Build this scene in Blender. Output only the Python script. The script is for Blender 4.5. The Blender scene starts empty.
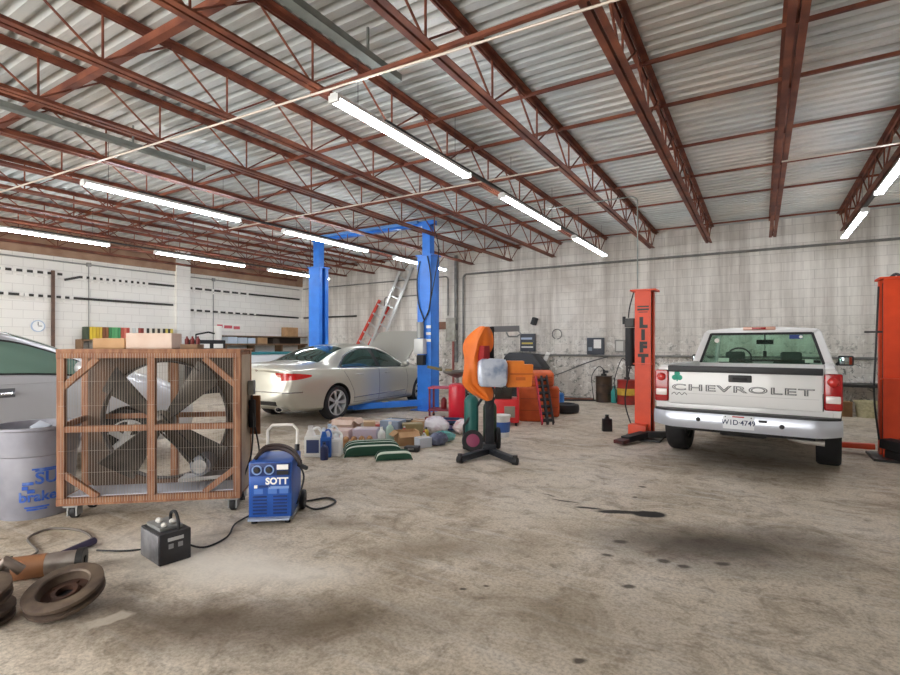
import bpy, bmesh, math, random
from mathutils import Vector, Matrix, Euler

random.seed(11)
SC = bpy.context.scene
COL = SC.collection
R = math.radians

# ---------------------------------------------------------------- camera, world, exposure
cam_d = bpy.data.cameras.new('camera')
cam = bpy.data.objects.new('camera', cam_d)
COL.objects.link(cam)
cam.location = (0, 0, 1.45)
cam.rotation_euler = (R(90), 0, R(31.24))
cam_d.sensor_fit = 'HORIZONTAL'
cam_d.sensor_width = 36
cam_d.lens = 36 * 511 / 900
cam_d.shift_y = 7.5 / 900
cam_d.clip_start = 0.05
SC.camera = cam

world = bpy.data.worlds.new('world')
SC.world = world
world.use_nodes = True
bgn = world.node_tree.nodes['Background']
bgn.inputs[0].default_value = (1.0, 0.985, 0.96, 1)
bgn.inputs[1].default_value = 4.2
TUBE_E = 34.0
SC.view_settings.view_transform = 'Standard'
SC.view_settings.look = 'None'
SC.view_settings.gamma = 1
SC.view_settings.use_curve_mapping = False
SC.view_settings.exposure = 0.66
SC.cycles.use_denoising = True
SC.cycles.max_bounces = 12
SC.cycles.diffuse_bounces = 6
SC.cycles.transparent_max_bounces = 24
SC.cycles.sample_clamp_indirect = 8

# ---------------------------------------------------------------- helpers
def lin(h):
    h = h.lstrip('#')
    v = [int(h[i:i + 2], 16) / 255 for i in (0, 2, 4)]
    return tuple((x / 12.92 if x <= .04045 else ((x + .055) / 1.055) ** 2.4) for x in v) + (1,)

MATS = {}
def mat(name, col, rough=.5, metal=0., col2=None, scale=6., bump=0., emit=0., coat=0., thresh=(.35, .7), detail=6, stretch=None, spec=None):
    if name in MATS: return MATS[name]
    m = bpy.data.materials.new(name); m.use_nodes = True
    nt = m.node_tree; b = nt.nodes['Principled BSDF']
    b.inputs['Base Color'].default_value = lin(col)
    b.inputs['Roughness'].default_value = rough
    b.inputs['Metallic'].default_value = metal
    if spec is not None: b.inputs['Specular IOR Level'].default_value = spec
    if coat: b.inputs['Coat Weight'].default_value = coat; b.inputs['Coat Roughness'].default_value = .06
    if emit:
        b.inputs['Emission Color'].default_value = lin(col); b.inputs['Emission Strength'].default_value = emit
    if col2 or bump:
        tc = nt.nodes.new('ShaderNodeTexCoord'); nz = nt.nodes.new('ShaderNodeTexNoise')
        nz.inputs['Scale'].default_value = scale; nz.inputs['Detail'].default_value = detail
        src = tc.outputs['Object']
        if stretch:
            mp = nt.nodes.new('ShaderNodeMapping'); mp.inputs['Scale'].default_value = stretch
            nt.links.new(src, mp.inputs[0]); src = mp.outputs[0]
        nt.links.new(src, nz.inputs['Vector'])
        if col2:
            cr = nt.nodes.new('ShaderNodeValToRGB')
            cr.color_ramp.elements[0].position = thresh[0]; cr.color_ramp.elements[0].color = lin(col)
            cr.color_ramp.elements[1].position = thresh[1]; cr.color_ramp.elements[1].color = lin(col2)
            nt.links.new(nz.outputs['Fac'], cr.inputs[0]); nt.links.new(cr.outputs[0], b.inputs['Base Color'])
        if bump:
            bp = nt.nodes.new('ShaderNodeBump'); bp.inputs['Strength'].default_value = bump; bp.inputs['Distance'].default_value = .02
            nt.links.new(nz.outputs['Fac'], bp.inputs['Height']); nt.links.new(bp.outputs[0], b.inputs['Normal'])
    MATS[name] = m
    return m

def perp(d):
    d = d.normalized()
    a = Vector((0, 0, 1)) if abs(d.z) < .95 else Vector((1, 0, 0))
    u = d.cross(a).normalized()
    return u, d.cross(u).normalized()

class MB:
    """collects solid shapes into one mesh"""
    def __init__(s): s.bm = bmesh.new()
    def box(s, c, size, rot=None, taper=None):
        c = Vector(c); hx, hy, hz = size[0] / 2, size[1] / 2, size[2] / 2
        Mx = Matrix.Identity(3)
        if rot is not None: Mx = Euler(rot).to_matrix() if not isinstance(rot, (int, float)) else Matrix.Rotation(rot, 3, 'Z')
        t = taper or (1, 1)
        vs = []
        for z in (-1, 1):
            fx, fy = (1, 1) if z < 0 else t
            for x, y in ((-1, -1), (1, -1), (1, 1), (-1, 1)):
                vs.append(s.bm.verts.new(c + Mx @ Vector((x * hx * fx, y * hy * fy, z * hz))))
        for f in ((3, 2, 1, 0), (4, 5, 6, 7), (0, 1, 5, 4), (1, 2, 6, 5), (2, 3, 7, 6), (3, 0, 4, 7)):
            s.bm.faces.new([vs[i] for i in f])
        return s
    def bar(s, p0, p1, w, h, up=(0, 0, 1)):
        """rectangular bar from p0 to p1, h along up"""
        p0, p1 = Vector(p0), Vector(p1); d = (p1 - p0).normalized(); up = Vector(up)
        r = d.cross(up)
        if r.length < 1e-4: r = d.cross(Vector((1, 0, 0)))
        r.normalize(); u = r.cross(d).normalized()
        vs = []
        for p in (p0, p1):
            for a, b in ((-1, -1), (1, -1), (1, 1), (-1, 1)): vs.append(s.bm.verts.new(p + r * a * w / 2 + u * b * h / 2))
        for f in ((3, 2, 1, 0), (4, 5, 6, 7), (0, 1, 5, 4), (1, 2, 6, 5), (2, 3, 7, 6), (3, 0, 4, 7)):
            s.bm.faces.new([vs[i] for i in f])
        return s
    def tube(s, pts, r, seg=8, closed=False, caps=True):
        pts = [Vector(p) for p in pts]; n = len(pts); rings = []
        rr = r if isinstance(r, (list, tuple)) else [r] * n
        d0 = (pts[1] - pts[0]); u, v = perp(d0)
        for i, p in enumerate(pts):
            if closed: d = (pts[(i + 1) % n] - pts[i - 1])
            elif i == 0: d = pts[1] - pts[0]
            elif i == n - 1: d = pts[-1] - pts[-2]
            else: d = pts[i + 1] - pts[i - 1]
            d.normalize()
            u = (u - d * u.dot(d))
            if u.length < 1e-5: u = perp(d)[0]
            u.normalize(); v = d.cross(u)
            rings.append([s.bm.verts.new(p + (u * math.cos(2 * math.pi * k / seg) + v * math.sin(2 * math.pi * k / seg)) * rr[i]) for k in range(seg)])
        m = n if closed else n - 1
        for i in range(m):
            a, b = rings[i], rings[(i + 1) % n]
            for k in range(seg): s.bm.faces.new((a[k], a[(k + 1) % seg], b[(k + 1) % seg], b[k]))
        if caps and not closed:
            s.bm.faces.new(rings[0][::-1]); s.bm.faces.new(rings[-1])
        return s
    def cyl(s, p0, p1, r, r2=None, seg=20): return s.tube([p0, p1], [r, r if r2 is None else r2], seg)
    def lathe(s, prof, M=None, seg=28, closed=False):
        """prof: list of (r,z); ends capped when r>0; closed joins last to first"""
        M = M or Matrix.Identity(4); rings = []
        for r, z in prof:
            if r < 1e-6: rings.append([s.bm.verts.new(M @ Vector((0, 0, z)))])
            else: rings.append([s.bm.verts.new(M @ Vector((r * math.cos(2 * math.pi * k / seg), r * math.sin(2 * math.pi * k / seg), z))) for k in range(seg)])
        prs = list(zip(rings, rings[1:]))
        if closed: prs.append((rings[-1], rings[0]))
        for a, b in prs:
            for k in range(seg):
                k2 = (k + 1) % seg
                if len(a) == 1 and len(b) == 1: continue
                if len(a) == 1: s.bm.faces.new((a[0], b[k2], b[k]))
                elif len(b) == 1: s.bm.faces.new((a[k], a[k2], b[0]))
                else: s.bm.faces.new((a[k], a[k2], b[k2], b[k]))
        if not closed:
            if len(rings[0]) > 1: s.bm.faces.new(rings[0][::-1])
            if len(rings[-1]) > 1: s.bm.faces.new(rings[-1])
        return s
    def prism(s, poly, h, M=None):
        """2D polygon in XY extruded h along Z, then transformed by M"""
        M = M or Matrix.Identity(4)
        a = [s.bm.verts.new(M @ Vector((x, y, 0))) for x, y in poly]; b = [s.bm.verts.new(M @ Vector((x, y, h))) for x, y in poly]
        s.bm.faces.new(a[::-1]); s.bm.faces.new(b); n = len(a)
        for i in range(n): s.bm.faces.new((a[i], a[(i + 1) % n], b[(i + 1) % n], b[i]))
        return s
    def sph(s, c, r, sc=(1, 1, 1), seg=16, rings=10, rot=None, noise=0.):
        Mx = Euler(rot).to_matrix() if rot else Matrix.Identity(3); c = Vector(c); rows = []
        for i in range(rings + 1):
            t = math.pi * i / rings
            n = 1 if i in (0, rings) else seg
            row = []
            for k in range(n):
                p = 2 * math.pi * k / seg
                q = r * (1 + noise * (random.random() - .5))
                row.append(s.bm.verts.new(c + Mx @ Vector((q * sc[0] * math.sin(t) * math.cos(p), q * sc[1] * math.sin(t) * math.sin(p), q * sc[2] * math.cos(t)))))
            rows.append(row)
        for a, b in zip(rows, rows[1:]):
            for k in range(seg):
                k2 = (k + 1) % seg
                if len(a) == 1: s.bm.faces.new((a[0], b[k], b[k2]))
                elif len(b) == 1: s.bm.faces.new((a[k], b[0], a[k2]))
                else: s.bm.faces.new((a[k], b[k], b[k2], a[k2]))
        return s
    def slab(s, f, nu, nv, t=.004, flip=False):
        """closed thin slab over the surface f(u,v), offset t along its normal"""
        e = 1e-3; A = []; B = []
        for i in range(nu + 1):
            ra, rb = [], []
            for j in range(nv + 1):
                u, v = i / nu, j / nv
                p = Vector(f(u, v))
                du = Vector(f(min(u + e, 1), v)) - Vector(f(max(u - e, 0), v)); dv = Vector(f(u, min(v + e, 1))) - Vector(f(u, max(v - e, 0)))
                n = du.cross(dv)
                n = n.normalized() if n.length > 1e-12 else Vector((0, 0, 1))
                if flip: n = -n
                ra.append(s.bm.verts.new(p + n * t)); rb.append(s.bm.verts.new(p - n * .012))
            A.append(ra); B.append(rb)
        for i in range(nu):
            for j in range(nv):
                q = (A[i][j], A[i + 1][j], A[i + 1][j + 1], A[i][j + 1]); w = (B[i][j], B[i][j + 1], B[i + 1][j + 1], B[i + 1][j])
                if flip: q, w = q[::-1], w[::-1]
                s.bm.faces.new(q); s.bm.faces.new(w)
        edge = [(i, 0) for i in range(nu)] + [(nu, j) for j in range(nv)] + [(i, nv) for i in range(nu, 0, -1)] + [(0, j) for j in range(nv, 0, -1)]
        for k in range(len(edge)):
            a, b = edge[k], edge[(k + 1) % len(edge)]
            q = (A[a[0]][a[1]], B[a[0]][a[1]], B[b[0]][b[1]], A[b[0]][b[1]])
            try: s.bm.faces.new(q if not flip else q[::-1])
            except ValueError: pass
        return s
    def build(s, name, material, parent=None, bevel=0., seg=2, smooth=35, loc=None, rot=None, subsurf=0):
        bmesh.ops.recalc_face_normals(s.bm, faces=s.bm.faces[:])
        if bevel:
            ed = [e for e in s.bm.edges if len(e.link_faces) == 2 and e.calc_face_angle(0) > R(28)]
            bmesh.ops.bevel(s.bm, geom=ed, offset=bevel, segments=seg, affect='EDGES', profile=.6, clamp_overlap=True)
        me = bpy.data.meshes.new(name); s.bm.to_mesh(me); s.bm.free()
        me.materials.append(material)
        if smooth:
            for p in me.polygons: p.use_smooth = True
            me.set_sharp_from_angle(angle=R(smooth))
        o = bpy.data.objects.new(name, me); COL.objects.link(o)
        if parent is not None: o.parent = parent
        if loc: o.location = loc
        if rot: o.rotation_euler = rot
        if subsurf:
            md = o.modifiers.new('sub', 'SUBSURF'); md.levels = subsurf; md.render_levels = subsurf
        return o

def tag(o, label, cat, group=None, kind=None):
    o['label'] = label; o['category'] = cat
    if group: o['group'] = group
    if kind: o['kind'] = kind
    return o
def thing(name, label, cat, loc=(0, 0, 0), rz=0., group=None):
    o = bpy.data.objects.new(name, None); COL.objects.link(o)
    o.location = loc; o.rotation_euler = (0, 0, R(rz)); o.empty_display_size = .1
    return tag(o, label, cat, group)
def structure(o):
    o['kind'] = 'structure'; return o
def copy_tree(o, parent=None):
    c = o.copy(); COL.objects.link(c)
    if parent is not None: c.parent = parent
    for ch in list(o.children): copy_tree(ch, c)
    return c
def evaluated(o):
    dg = bpy.context.evaluated_depsgraph_get(); dg.update()
    return bpy.data.meshes.new_from_object(o.evaluated_get(dg))
SOLVER = 'EXACT'
def cut(o, cutters, material=None):
    """boolean difference, applied"""
    for c in cutters:
        c.parent = o.parent
        if material: c.data.materials.clear(); c.data.materials.append(material)
        md = o.modifiers.new('cut', 'BOOLEAN'); md.operation = 'DIFFERENCE'; md.object = c; md.solver = SOLVER
        try: md.material_mode = 'TRANSFER'
        except Exception: pass
    me = evaluated(o); o.modifiers.clear(); o.data = me
    me.set_sharp_from_angle(angle=R(35))
    for c in cutters: bpy.data.objects.remove(c)
    return o
def letters(name, body, size, origin, right, up, material, parent=None, extrude=.002, xs=1., spacing=1., outline=0., bold=0., warp=None):
    cu = bpy.data.curves.new(name, 'FONT'); cu.body = body; cu.size = size
    cu.align_x = 'CENTER'; cu.align_y = 'CENTER'; cu.space_character = spacing; cu.offset = bold
    cu.resolution_u = 4
    if outline: cu.fill_mode = 'NONE'; cu.bevel_depth = outline; cu.bevel_resolution = 1
    else: cu.extrude = extrude
    o = bpy.data.objects.new(name, cu); COL.objects.link(o)
    me = evaluated(o); bpy.data.objects.remove(o)
    right, up = Vector(right).normalized(), Vector(up).normalized(); n = right.cross(up); org = Vector(origin)
    for v in me.vertices:
        p = org + right * v.co.x * xs + up * v.co.y + n * v.co.z
        v.co = warp(p) if warp else p
    me.materials.clear(); me.materials.append(material)
    o = bpy.data.objects.new(name, me); COL.objects.link(o)
    if parent is not None: o.parent = parent
    return o
def arc(c, r, a0, a1, n, ax=(1, 0, 0), ay=(0, 0, 1)):
    c, ax, ay = Vector(c), Vector(ax), Vector(ay)
    return [c + ax * r * math.cos(a0 + (a1 - a0) * i / n) + ay * r * math.sin(a0 + (a1 - a0) * i / n) for i in range(n + 1)]
def spline(pts, n=6):
    P = [Vector(p) for p in pts]; out = []
    for i in range(len(P) - 1):
        p0 = P[max(i - 1, 0)]; p1 = P[i]; p2 = P[i + 1]; p3 = P[min(i + 2, len(P) - 1)]
        for k in range(n):
            t = k / n
            out.append(.5 * ((2 * p1) + (p2 - p0) * t + (2 * p0 - 5 * p1 + 4 * p2 - p3) * t * t + (3 * p1 - p0 - 3 * p2 + p3) * t ** 3))
    return out + [P[-1]]
def pl(x, tab):
    """smooth interpolation in a table of (x, value)"""
    if x <= tab[0][0]: return tab[0][1]
    if x >= tab[-1][0]: return tab[-1][1]
    for i in range(len(tab) - 1):
        x0, v0 = tab[i]; x1, v1 = tab[i + 1]
        if x0 <= x <= x1:
            h = x1 - x0; t = (x - x0) / h
            def sl(j):
                if j <= 0 or j >= len(tab) - 1:
                    a, b = (tab[0], tab[1]) if j <= 0 else (tab[-2], tab[-1])
                    return (b[1] - a[1]) / (b[0] - a[0])
                s0 = (tab[j][1] - tab[j - 1][1]) / (tab[j][0] - tab[j - 1][0]); s1 = (tab[j + 1][1] - tab[j][1]) / (tab[j + 1][0] - tab[j][0])
                return 0 if s0 * s1 <= 0 else 2 * s0 * s1 / (s0 + s1)
            m0, m1 = sl(i) * h, sl(i + 1) * h
            return (2 * t ** 3 - 3 * t * t + 1) * v0 + (t ** 3 - 2 * t * t + t) * m0 + (-2 * t ** 3 + 3 * t * t) * v1 + (t ** 3 - t * t) * m1

# ---------------------------------------------------------------- plain materials
BLACK = mat('black_rubber', '#17171a', .6)
DARK = mat('dark_steel', '#2a2a2d', .45, .3, '#3b3936', 9)
CHROME = mat('chrome', '#d9dbdd', .14, 1.)
STEEL = mat('bare_steel', '#a9a8a6', .35, .8, '#7d7b78', 12)
GALV = mat('galvanised', '#9a9c9b', .45, .5, '#7e807f', 10)
WHITEP = mat('white_plastic', '#eceae6', .4)
WOOD = mat('fan_wood', '#7d5139', .7, 0, '#a27656', 5, .15, stretch=(6, 6, .8))
RUST = mat('joist_primer', '#673527', .62, .0, '#97573b', 3.2, .1, thresh=(.4, .75))
CARD = mat('cardboard', '#b08a62', .85, 0, '#c39d75', 6)
CARDP = mat('pale_cardboard', '#d3b8a6', .85, 0, '#e0cdbf', 6)
ORANGE = mat('lift_orange', '#e0481a', .45, 0, '#cf3d14', 4)
BLUEP = mat('lift_blue', '#3583e4', .36, 0, '#2a70d0', 4)
RED = mat('red_paint', '#c01f24', .4)
def glass(name, tint, mixf=.86):
    m = bpy.data.materials.new(name); m.use_nodes = True; nt = m.node_tree; nt.nodes.clear()
    out = nt.nodes.new('ShaderNodeOutputMaterial'); mx = nt.nodes.new('ShaderNodeMixShader'); tr = nt.nodes.new('ShaderNodeBsdfTransparent')
    gl = nt.nodes.new('ShaderNodeBsdfGlossy'); lw = nt.nodes.new('ShaderNodeLayerWeight'); lw.inputs[0].default_value = .5
    pw = nt.nodes.new('ShaderNodeMath'); pw.operation = 'POWER'; pw.inputs[1].default_value = 4
    ma = nt.nodes.new('ShaderNodeMath'); ma.operation = 'MULTIPLY_ADD'; ma.inputs[1].default_value = .6; ma.inputs[2].default_value = .03
    tr.inputs[0].default_value = lin(tint); gl.inputs['Roughness'].default_value = .03
    nt.links.new(lw.outputs['Facing'], pw.inputs[0]); nt.links.new(pw.outputs[0], ma.inputs[0]); nt.links.new(ma.outputs[0], mx.inputs[0])
    nt.links.new(tr.outputs[0], mx.inputs[1]); nt.links.new(gl.outputs[0], mx.inputs[2]); nt.links.new(mx.outputs[0], out.inputs[0])
    return m
CLEARG = glass('green_glass', '#e9f6ef')
DARKG = mat('dark_car_glass', '#29423d', .04, .0, spec=1.)

# ================================================================ STRUCTURE
XL, XR, YB, YF, ZC = -15.35, 6.0, 14.1, -3.2, 4.36

def ramp(nt, src, stops):
    cr = nt.nodes.new('ShaderNodeValToRGB')
    while len(cr.color_ramp.elements) < len(stops): cr.color_ramp.elements.new(.5)
    for e, (p, c) in zip(cr.color_ramp.elements, stops): e.position = p; e.color = lin(c) if isinstance(c, str) else (c, c, c, 1)
    nt.links.new(src, cr.inputs[0]); return cr.outputs[0]
def noise(nt, vec, scale, detail=6, rough=.6, stretch=None, dist=0.):
    if stretch:
        mp = nt.nodes.new('ShaderNodeMapping'); mp.inputs['Scale'].default_value = stretch; nt.links.new(vec, mp.inputs[0]); vec = mp.outputs[0]
    n = nt.nodes.new('ShaderNodeTexNoise'); n.inputs['Scale'].default_value = scale; n.inputs['Detail'].default_value = detail
    n.inputs['Roughness'].default_value = rough; n.inputs['Distortion'].default_value = dist
    nt.links.new(vec, n.inputs['Vector']); return n.outputs['Fac']
def mixc(nt, fac, a, b, mode='MIX'):
    mx = nt.nodes.new('ShaderNodeMix'); mx.data_type = 'RGBA'; mx.blend_type = mode
    for sock, v in ((mx.inputs[0], fac), (mx.inputs[6], a), (mx.inputs[7], b)):
        if isinstance(v, str): sock.default_value = lin(v)
        elif isinstance(v, (int, float)): sock.default_value = v
        else: nt.links.new(v, sock)
    return mx.outputs[2]
def newmat(name, rough=.7):
    m = bpy.data.materials.new(name); m.use_nodes = True; nt = m.node_tree
    b = nt.nodes['Principled BSDF']; b.inputs['Roughness'].default_value = rough
    tc = nt.nodes.new('ShaderNodeTexCoord'); return m, nt, b, tc.outputs['Object']

# ---- concrete floor with stains
m, nt, b, P = newmat('stained_concrete', .55)
b.inputs['Specular IOR Level'].default_value = .18
n1 = noise(nt, P, .55, 8, .62, dist=.6)
base = ramp(nt, n1, [(.3, '#a89884'), (.47, '#d0c3af'), (.62, '#dfd4c4'), (.8, '#eae2d6')])
n2 = noise(nt, P, 2.4, 9, .7, stretch=(1, 1, 1), dist=1.2)
base = mixc(nt, ramp(nt, n2, [(.48, 0.), (.70, .75)]), base, '#75634c')
n3 = noise(nt, P, 9, 6, .7, dist=.4)
base = mixc(nt, ramp(nt, n3, [(.52, 0.), (.72, .6)]), base, '#5f503f')
n5 = noise(nt, P, 3.6, 5, .6, stretch=(.35, 2.4, 1))
base = mixc(nt, ramp(nt, n5, [(.52, 0.), (.72, .5)]), base, '#e6e0d6')
n4 = noise(nt, P, 48, 4, .7)
base = mixc(nt, ramp(nt, n4, [(.35, .4), (.58, 0.)]), base, '#5a4e41')
vadd = nt.nodes.new('ShaderNodeVectorMath'); vadd.operation = 'MULTIPLY_ADD'
nzv = nt.nodes.new('ShaderNodeTexNoise'); nzv.inputs['Scale'].default_value = 3.2; nzv.inputs['Detail'].default_value = 5; nt.links.new(P, nzv.inputs['Vector'])
vs_ = nt.nodes.new('ShaderNodeVectorMath'); vs_.operation = 'SUBTRACT'; nt.links.new(nzv.outputs['Color'], vs_.inputs[0]); vs_.inputs[1].default_value = (.5, .5, .5)
nt.links.new(vs_.outputs[0], vadd.inputs[0]); vadd.inputs[1].default_value = (.34, .34, 0); nt.links.new(P, vadd.inputs[2])
vadd2 = nt.nodes.new('ShaderNodeVectorMath'); vadd2.operation = 'MULTIPLY_ADD'
nt.links.new(vs_.outputs[0], vadd2.inputs[0]); vadd2.inputs[1].default_value = (.11, .11, 0); nt.links.new(P, vadd2.inputs[2])
def blob(col_in, cx, cy, rx, ry, rot, col, strength, soft, distort=True):
    mp = nt.nodes.new('ShaderNodeMapping'); mp.vector_type = 'TEXTURE'
    mp.inputs['Location'].default_value = (cx, cy, 0); mp.inputs['Rotation'].default_value = (0, 0, R(rot)); mp.inputs['Scale'].default_value = (rx, ry, 1)
    nt.links.new(vadd.outputs[0] if distort else vadd2.outputs[0], mp.inputs[0])
    ln = nt.nodes.new('ShaderNodeVectorMath'); ln.operation = 'LENGTH'; nt.links.new(mp.outputs[0], ln.inputs[0])
    mr = nt.nodes.new('ShaderNodeMapRange'); mr.inputs['From Min'].default_value = 1.0; mr.inputs['From Max'].default_value = 1 - soft
    mr.inputs['To Min'].default_value = 0; mr.inputs['To Max'].default_value = strength
    nt.links.new(ln.outputs['Value'], mr.inputs[0])
    return mixc(nt, mr.outputs[0], col_in, col)
FLOOR_BLOBS = [
    # old broad oil stains, worn brown areas, darker under vehicles, paler by the fan
    (-.25, 4.15, 1.05, .6, 20, '#3f362d', .85, .85), (-.75, 3.95, .5, .3, 20, '#554a3e', .55, .9), (.2, 4.6, .6, .4, 20, '#5d5145', .5, .9),
    (-.2, 7.3, 1.6, 1.2, 0, '#4a3f36', .6, .9), (-2.55, 1.6, 1.0, .36, 30, '#4f3f2e', .8, .85), (-1.9, 1.95, .9, .4, 40, '#57462f', .7, .85), (-3.0, 1.45, .4, .2, 20, '#4a3d30', .6, .9), (-1.9, 3.1, .8, .3, 40, '#7a6953', .6, .9), (-2.9, 3.1, .5, .2, 20, '#6a5a47', .6, .9),
    (-.9, 2.6, .8, .5, 30, '#75654f', .45, .95), (-7.0, 7.0, 1.6, 2.2, 0, '#544a41', .5, .9), (-2.6, 4.3, 1.0, .5, 50, '#7a6a56', .4, .95),
    (-3.3, 2.1, .9, .45, 20, '#e9e3d8', .75, .95), (-2.97, 1.36, .12, .06, 60, '#d9cfbf', .5, .4), (-2.75, 2.15, .9, .28, 25, '#e9e3d8', .75, .9),
    (-3.9, 2.2, 1.0, .45, 40, '#dcd4ca', .4, .95),
]
col = base
for q in FLOOR_BLOBS: col = blob(col, *q)
SPILL = [(-0.82, 4.63, 0.17, 0.1, 28, '#0d0a07', 0.98, 0.25), (-1.05, 4.56, 0.24, 0.055, 28, '#120e0a', 0.97, 0.3), (-1.31, 4.52, 0.16, 0.035, 14, '#17120d', 0.96, 0.4), (-1.55, 4.62, 0.17, 0.02, 0, '#2b231c', 0.9, 0.5), (-1.73, 4.72, 0.12, 0.02, -15, '#3a3027', 0.8, 0.6), (-2.07, 4.45, 0.18, 0.05, 31, '#5d5043', 0.5, 0.9), (-0.89, 3.87, 0.07, 0.049, 31, '#40362c', 0.85, 0.5), (-0.89, 3.58, 0.05, 0.034999999999999996, 31, '#40362c', 0.85, 0.5), (-0.55, 3.69, 0.06, 0.041999999999999996, 31, '#40362c', 0.85, 0.5), (-0.42, 3.67, 0.055, 0.0385, 31, '#40362c', 0.85, 0.5), (-0.21, 3.84, 0.06, 0.041999999999999996, 31, '#40362c', 0.85, 0.5), (-0.68, 3.17, 0.05, 0.034999999999999996, 31, '#40362c', 0.85, 0.5), (-1.03, 5.49, 0.05, 0.034999999999999996, 31, '#40362c', 0.85, 0.5), (-1.02, 5.07, 0.045, 0.0315, 31, '#40362c', 0.85, 0.5), (-0.71, 2.31, 0.04, 0.027999999999999997, 31, '#40362c', 0.85, 0.5), (-1.51, 2.63, 0.03, 0.020999999999999998, 31, '#40362c', 0.85, 0.5), (-1.40, 2.75, 0.03, 0.020999999999999998, 31, '#40362c', 0.85, 0.5)]
for q in SPILL: col = blob(col, *q, distort=False)
nt.links.new(col, b.inputs['Base Color'])
rr = ramp(nt, n1, [(.3, .75), (.7, .5)])
nt.links.new(rr, b.inputs['Roughness'])
bp = nt.nodes.new('ShaderNodeBump'); bp.inputs['Strength'].default_value = .12; nt.links.new(n3, bp.inputs['Height']); nt.links.new(bp.outputs[0], b.inputs['Normal'])
CONC = m
structure(MB().box(((XL + XR) / 2, (YB + YF) / 2, -.1), (XR - XL + .4, YB - YF + .4, .2)).build('floor', CONC, smooth=0))

# ---- painted block walls
def block_wall(name, axis, c1, c2, streak, chips, mortar):
    m, nt, b, P = newmat(name, .8)
    sp = nt.nodes.new('ShaderNodeSeparateXYZ'); nt.links.new(P, sp.inputs[0])
    cb = nt.nodes.new('ShaderNodeCombineXYZ'); nt.links.new(sp.outputs[axis], cb.inputs[0]); nt.links.new(sp.outputs['Z'], cb.inputs[1])
    V = cb.outputs[0]
    br = nt.nodes.new('ShaderNodeTexBrick'); nt.links.new(V, br.inputs['Vector'])
    br.inputs['Scale'].default_value = 1; br.inputs['Brick Width'].default_value = .42; br.inputs['Row Height'].default_value = .21
    br.inputs['Mortar Size'].default_value = .006; br.inputs['Mortar Smooth'].default_value = .4
    br.inputs['Color1'].default_value = lin(c1); br.inputs['Color2'].default_value = lin(c2); br.inputs['Mortar'].default_value = lin(mortar)
    col = br.outputs['Color']
    if streak:
        s1 = noise(nt, V, 1.0, 7, .65, stretch=(2.6, .16, 1))
        col = mixc(nt, ramp(nt, s1, [(.42, 0.), (.68, streak)]), col, '#8d8379')
        s2 = noise(nt, V, .5, 6, .65, dist=.5)
        col = mixc(nt, ramp(nt, s2, [(.5, 0.), (.72, streak * .8)]), col, '#a59a8e')
        s3 = noise(nt, V, 1.0, 5, .6, stretch=(5.5, .22, 1))
        col = mixc(nt, ramp(nt, s3, [(.55, 0.), (.7, streak * .7)]), col, '#efebe4')
    if chips:
        k1 = noise(nt, V, 7.5, 7, .75, dist=.8)
        mr = nt.nodes.new('ShaderNodeMapRange'); nt.links.new(sp.outputs['Z'], mr.inputs[0])
        mr.inputs['From Min'].default_value = 2.3; mr.inputs['From Max'].default_value = .9; mr.inputs['To Min'].default_value = 0; mr.inputs['To Max'].default_value = chips
        big = noise(nt, V, .7, 3)
        mm = nt.nodes.new('ShaderNodeMath'); mm.operation = 'MULTIPLY'; nt.links.new(mr.outputs[0], mm.inputs[0]); nt.links.new(ramp(nt, k1, [(.54, 0.), (.60, 1.)]), mm.inputs[1])
        m2 = nt.nodes.new('ShaderNodeMath'); m2.operation = 'MULTIPLY'; nt.links.new(mm.outputs[0], m2.inputs[0]); nt.links.new(ramp(nt, big, [(.3, .45), (.55, 1.)]), m2.inputs[1])
        col = mixc(nt, m2.outputs[0], col, '#6f7169')
        k2 = noise(nt, V, 5.0, 7, .75, dist=1.)
        m3 = nt.nodes.new('ShaderNodeMath'); m3.operation = 'MULTIPLY'; nt.links.new(mr.outputs[0], m3.inputs[0]); nt.links.new(ramp(nt, k2, [(.56, 0.), (.62, 1.)]), m3.inputs[1])
        col = mixc(nt, m3.outputs[0], col, '#f1f0ea')
    nt.links.new(col, b.inputs['Base Color'])
    bp = nt.nodes.new('ShaderNodeBump'); bp.inputs['Strength'].default_value = .2; bp.inputs['Distance'].default_value = .006; bp.invert = True
    nt.links.new(br.outputs['Fac'], bp.inputs['Height']); nt.links.new(bp.outputs[0], b.inputs['Normal'])
    return m
WB = block_wall('grey_block_wall', 'X', '#e6e2da', '#dfdbd3', .7, 1., '#c0bab3')
WL = block_wall('white_block_wall', 'Y', '#eeece6', '#eae8e2', .0, .0, '#d3d0ca')
structure(MB().box(((XL + XR) / 2, YB + .1, 2.25), (XR - XL + .4, .2, 4.5)).build('wall_back', WB, smooth=0))
structure(MB().box((XL - .1, (YB + YF) / 2, 2.25), (.2, YB - YF, 4.5)).build('wall_left', WL, smooth=0))
structure(MB().box((XR + .1, (YB + YF) / 2, 2.25), (.2, YB - YF, 4.5)).build('wall_right', WL, smooth=0))
wf = MB()
for x0, x1 in ((XL, XL + .6), (-8.6, -7.6), (-1.0, XR)): wf.box(((x0 + x1) / 2, YF - .1, 2.2), (x1 - x0, .2, 4.4))  # unseen front wall; right bay kept solid so daylight enters from the left
wf.box(((XL + XR) / 2, YF - .1, 4.2), (XR - XL, .2, .4))
structure(wf.build('wall_front', WL, smooth=0))
structure(MB().box((XL + .06, 9.24, 2.18), (.12, .44, 4.36)).build('trim_1', WL, smooth=0))
TAN = mat('tan_board', '#a98a72', .75, 0, '#8f6e58', 3)
structure(MB().box((XL + .03, (YB + YF) / 2, 4.03), (.06, YB - YF, .64)).build('trim_2', TAN, smooth=0))
BLKROW = mat('old_block_row', '#bdb7af', .85, 0, '#8f877e', 5)
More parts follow.
